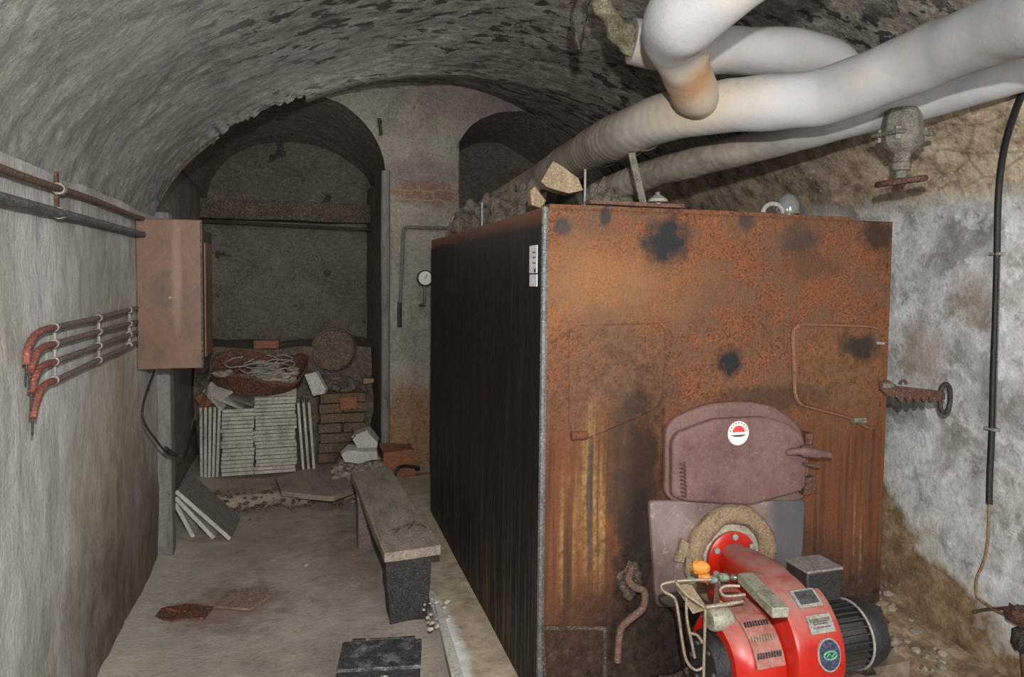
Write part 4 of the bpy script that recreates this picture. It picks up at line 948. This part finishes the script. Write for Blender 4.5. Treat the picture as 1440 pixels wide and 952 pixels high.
# bricks pile
bx0=hY(448,600,5.6).x; bx1=hY(514,600,5.6).x
zt=hY(480,552,5.6).z; nr=7; hh=(zt-PZ-.02)/nr
bp=MB().box((0,0,0),((bx1-bx0)/2-.008,.11,hh-.008)).rough(.004,14,2).build('brick',K['brick'],None,.004,local=True)
first=True
for r in range(nr):
    for k in range(2):
        ob=bp if first else bp.copy()
        if not first: C.objects.link(ob)
        first=False
        ob.location=(lerp(bx0,bx1,.25+.5*k)+random.uniform(-.012,.012),5.62+random.uniform(-.012,.012),PZ+.02+hh*(r+.5)); ob.rotation_euler=(0,0,random.uniform(-.08,.08))
        tag(ob,'dusty brown brick in the pile right of the slab stacks','brick','bricks piled right of the slab stacks')
o=MB().box((0,0,0),(.13,.03,.1)).rough(.003,14,1).build('brick',K['brickor'],None,.004,local=True); o.location=hY(490,567,5.53); tag(o,'orange brick face at the front of the brick pile','brick')
mb=MB(); 
for k,(x,y,r) in enumerate(((465,540,.10),(490,543,.10),(505,548,.06),(450,545,.06))): mb.blob(hY(x,y,5.72),r,.3,2,3,(1.2,.9,.7),k+20)
mb.rough(.01,16); tag(mb.build('rubble_heap',K['rubbled']),'dark rubble on the brick pile under the round drum','rubble',kind='stuff')
P=[hY(x,y,5.42) for x,y in ((428,527),(444,523),(458,548),(456,554),(440,557))]
tag(MB().prism(P,(.02,.05,0)).build('pale_board',K['white'],bevel=.003),'pale broken board leaning on top of the slabs left of the round drum','board')
P=[hY(x,y,5.5) for x,y in ((511,532),(526,533),(525,538),(511,540))]
tag(MB().prism(P,(.0,.08,0)).build('wood_scrap',K['wood']),'small orange-brown wood splinter right of the drum at the alcove corner','scrap')
# white broken block with rags
mb=MB(); P=[hZ(495,632,.2),hZ(498,615,.3),hZ(520,605,.35),hZ(532,622,.25),hZ(530,640,.15),hZ(505,640,.15)]
P=[hY(x,y,5.2) for x,y in ((494,614),(517,605),(531,622),(529,634),(503,633))]
mb.prism(P,(.03,.16,.0)).rough(.012,9,2); tag(mb.build('white_block',K['white'],bevel=.006),'broken white block lying on the heap by the pillar','block')
P=[hY(x,y,5.12) for x,y in ((480,640),(488,634),(505,636),(530,635),(532,646),(505,652),(484,650))]
mb=MB(); mb.prism(P,(.0,.14,.02)).rough(.014,9,2); tag(mb.build('plaster_chunk',K['white'],bevel=.004),'white plaster fragment below the broken white block','plaster')
mb=MB()
for k in range(60):
    x=random.uniform(.2,.58); y=random.uniform(4.95,5.4); r=random.uniform(.015,.05); mb.blob((x,y,floorz(x,y)+r*.3),r,.3,2,2,(1,1,.7),k)
tag(mb.build('rubble_heap',K['rubble']),'loose grey rubble heaped at the foot of the pillar beside the bench','rubble',kind='stuff')
mb=MB()
for k in range(160):
    x=random.uniform(-.75,.45); y=4.92+random.gauss(0,.07); r=random.uniform(.006,.024); mb.blob((x,y,floorz(x,y)+r*.3),r,.3,2,1,(1,1,.6),k)
tag(mb.build('brick_crumbs',K['brick']),'reddish brick crumbs along the broken edge of the alcove floor','rubble',kind='stuff')
mb=MB(); mb.tube(spline([hY(x,y,5.2) for x,y in ((470,650),(478,635),(492,620),(500,612))],5),.008,6)
tag(mb.build('bent_wire',K['iron']),'dark bent wire curving up beside the white block','wire')
# big flat stone
P=[hZ(x,y,.105) for x,y in ((388,672),(420,662),(455,654),(494,668),(497,688),(468,699),(430,695),(395,690))]
mb=MB(); mb.prism(P,(0,0,-.035)).rough(.006,6,2); tag(mb.build('stone_plate',K['plank'],bevel=.004),'flat brown-grey stone slab on the floor at the far end of the bench','slab')
# leaning boards by the left wall
for k,(xf,yf,mt) in enumerate(((-.655,4.42,'slab'),(-.535,4.37,'slab'),(-.44,4.33,'slabd'))):
    a=Vector((xf,yf,.012)); top=Vector((-.735-.01*(2-k)+(.0),yf+.02,.22+.05*k)); d=top-a; L=d.length; ang=math.atan2(d.z,d.x)
    mbx=MB(); u=d.normalized(); nrm=Vector((-u.z,0,u.x))*-.011
    pr=[a-nrm,a+nrm,top+nrm,top-nrm]; off=Vector((.02,.36,0)); mbx.prism(pr,off); o=mbx.build('leaning_board',K[mt],bevel=.001)
    e=MB().prism([p+Vector((-.0005,-.003,0)) for p in pr],Vector((0,.004,0))).build('cut_edge',K['white'])
    e.parent=o; e.location=e.location-o.location
    tag(o,['pale board leaning on the left wall pier, nearest the wall','pale board between the wall-side and the widest of the leaning boards','widest grey board, outermost of the three leaning at the left wall'][k],'board','boards leaning at the left wall')
# ------------------------------------------------------------------ bench
BN=thing('plank_bench','rough grey plank bench resting on two blocks beside the boiler','bench',(.42,3.7,0))
top=[(.33,3.03),(.59,3.06),(.515,4.46),(.267,4.36)]
mb=MB(); mb.prism([Vector((x,y,.352)) for x,y in top],(0,0,-.045)).rough(.005,5,3); mb.build('plank',K['plank'],BN,.004)
mb=MB(); mb.box((.447,3.13,.155),(.215,.13,.315),None,.82).rough(.008,10,4); mb.build('front_block',K['blackblock'],BN,.006)['label']='tarred black front block'
mb=MB(); mb.box((.36,4.08,.155),(.15,.16,.315),None,.95).rough(.01,9,3); mb.build('rear_block',K['mauveblock'],BN,.006)
mb=MB(); mb.box((.43,4.3,.155),(.13,.12,.315)).rough(.01,9,3); mb.build('rear_block',K['mauveblock'],BN,.006)
tw=MB(); zt=.362
tw.tube(spline([hZ(x,y,zt+.006) for x,y in ((548,744),(562,742),(575,737),(592,736),(604,735))],4),.004,6)
for a,b in (((562,742),(556,749)),((575,738),(585,731)),((580,737),(574,744)),((590,736),(600,742))): tw.tube([hZ(*a,zt+.006),hZ(*b,zt+.012)],.003,5)
tag(tw.build('dry_twig',K['lid']),'dry brown twig lying on the bench plank','twig')
# black tin box at the bottom
BB=thing('tin_box','scuffed black metal box on the floor in front of the bench','box',(.26,2.52,0))
x0,x1,y0,y1=.115,.415,2.42,2.62
rot=Matrix.Rotation(-.28*0-.18,3,'Z'); cc=Vector((.262,2.52,.088))
MB().box(cc,(.29,.18,.165),rot).build('body',K['black'],BB,.006)
MB().box(cc+Vector((0,0,.086)),(.30,.19,.014),rot).rough(.002,12,2).build('lid',K['boxtop'],BB,.003)
for s in (-.09,.10): MB().box(cc+rot@Vector((s,.098,.088)),(.05,.014,.022),rot).build('hinge',K['iron'],BB,.002)
MB().tube([cc+rot@Vector(p) for p in ((-.05,.088,.1),(.08,.088,.1))],.005,6).build('handle',K['iron'],BB)
for s in (-.09,.02): MB().box(cc+rot@Vector((s,-.094,.048)),(.03,.008,.03),rot).build('clasp',K['chrome'],BB,.002)
P=[hZ(610,848,.1),hZ(620,850,.1),hZ(655,960,.1),hZ(638,962,.1)]
tag(MB().prism(P,(0,0,-.02)).rough(.004,14,2).build('white_lath',K['white'],bevel=.002),'white-painted strip of wood lying on the plinth edge beside the tarred block','lath')
mb=MB()
for k in range(26):
    p=hZ(random.uniform(596,632),random.uniform(842,885),.09); mb.blob(p,random.uniform(.006,.02),.3,2,1,(1,1,.5),k)
tag(mb.build('plaster_crumbs',K['white']),'white plaster crumbs scattered on the plinth at the foot of the bench','plaster',kind='stuff')
mb=MB()
for k in range(110):
    x,y=random.choice([(random.uniform(2.25,2.66),random.uniform(2.2,2.9)),(random.uniform(1.9,2.6),random.uniform(1.9,2.3))]); r=random.uniform(.006,.028); mb.blob((x,y,floorz(x,y)+r*.3),r,.3,2,1,(1,1,.7),k)
tag(mb.build('rubble_scatter',K['rubble']),'small stones scattered on the dirt between the boiler and right wall','rubble',kind='stuff')
# flat scraps on the floor
P=[hZ(x,y,.018) for x,y in ((302,852),(325,828),(376,826),(380,838),(352,856))]
tag(MB().prism(P,(0,0,-.012)).rough(.003,12,2).build('flat_board',K['wood'],bevel=.002),'thin flat brown board lying on the floor in the aisle','board')
P=[hZ(x,y,.012) for x,y in ((222,856),(262,848),(300,853),(288,868),(240,872),(218,868))]
tag(MB().prism(P,(0,0,-.008)).rough(.004,16,2).build('rust_flake',K['tin']),'thin flake of rusted sheet on the floor left of the flat board','scrap')
tag(MB().tube([hZ(234,856,.02),hZ(252,860,.02)],.006,6).build('nail',K['redsleeve']),'small red-brown stub lying on the rusted flake','nail')
for k,(x,y,r) in enumerate(((200,797,.02),(214,800,.03),(226,815,.018),(240,800,.012),(495,705,.02),(430,795,.016),(212,790,.02))):
    tag(MB().blob(hZ(x,y,.008),r,.35,2,2,(1.2,1,.5),k).build('stone',K['rubble']),['grey stone at the wall foot below the wall pier, nearest the wall','largest grey stone at the wall foot near the leaning boards','grey stone on the floor in front of the leaning boards','smallest grey stone below the leaning boards','grey stone at the far end of the bench by the flat slab','lone grey stone in the middle of the aisle floor','grey stone touching the foot of the wall pier'][k],'stone','loose stones on the aisle floor')

# ------------------------------------------------------------------ light and camera
def area(name,loc,target,size,energy,col=(1,1,1)):
    L=bpy.data.lights.new(name,'AREA'); L.size=size; L.energy=energy; L.color=col; L.shape='DISK'
    o=bpy.data.objects.new(name,L); C.objects.link(o); o.location=loc
    o.rotation_euler=(Vector(target)-Vector(loc)).to_track_quat('-Z','Y').to_euler(); return o
area('flash_lamp',(.03,-.02,CAMZ+.25),(1.0,4,1.35),.04,92,(1,.97,.93))
area('rear_fill_light',(1.0,-1.9,1.9),(.8,4,1.3),1.6,115,(1,.96,.9))  # soft fill added behind the camera, not a lamp of the room
pl=bpy.data.lights.new('alcove_fill','POINT'); pl.energy=9; pl.shadow_soft_size=.25; pl.color=(1,.93,.84)  # added fill to brighten the alcove, no bulb hangs there
po=bpy.data.objects.new('alcove_fill',pl); C.objects.link(po); po.location=(.25,4.3,2.3)
w=bpy.data.worlds.new('World'); S.world=w; w.use_nodes=True
w.node_tree.nodes['Background'].inputs[0].default_value=(.9,.93,1,1); w.node_tree.nodes['Background'].inputs[1].default_value=.5
cam=bpy.data.cameras.new('camera'); co=bpy.data.objects.new('camera',cam); C.objects.link(co)
cam.sensor_width=36; cam.lens=36*F/1440; cam.shift_y=-(476-437)/1440; cam.clip_start=.05
co.matrix_world=Matrix.Translation(CP) @ CM.to_4x4()
S.camera=co
S.view_settings.view_transform='Standard'; S.view_settings.look='None'
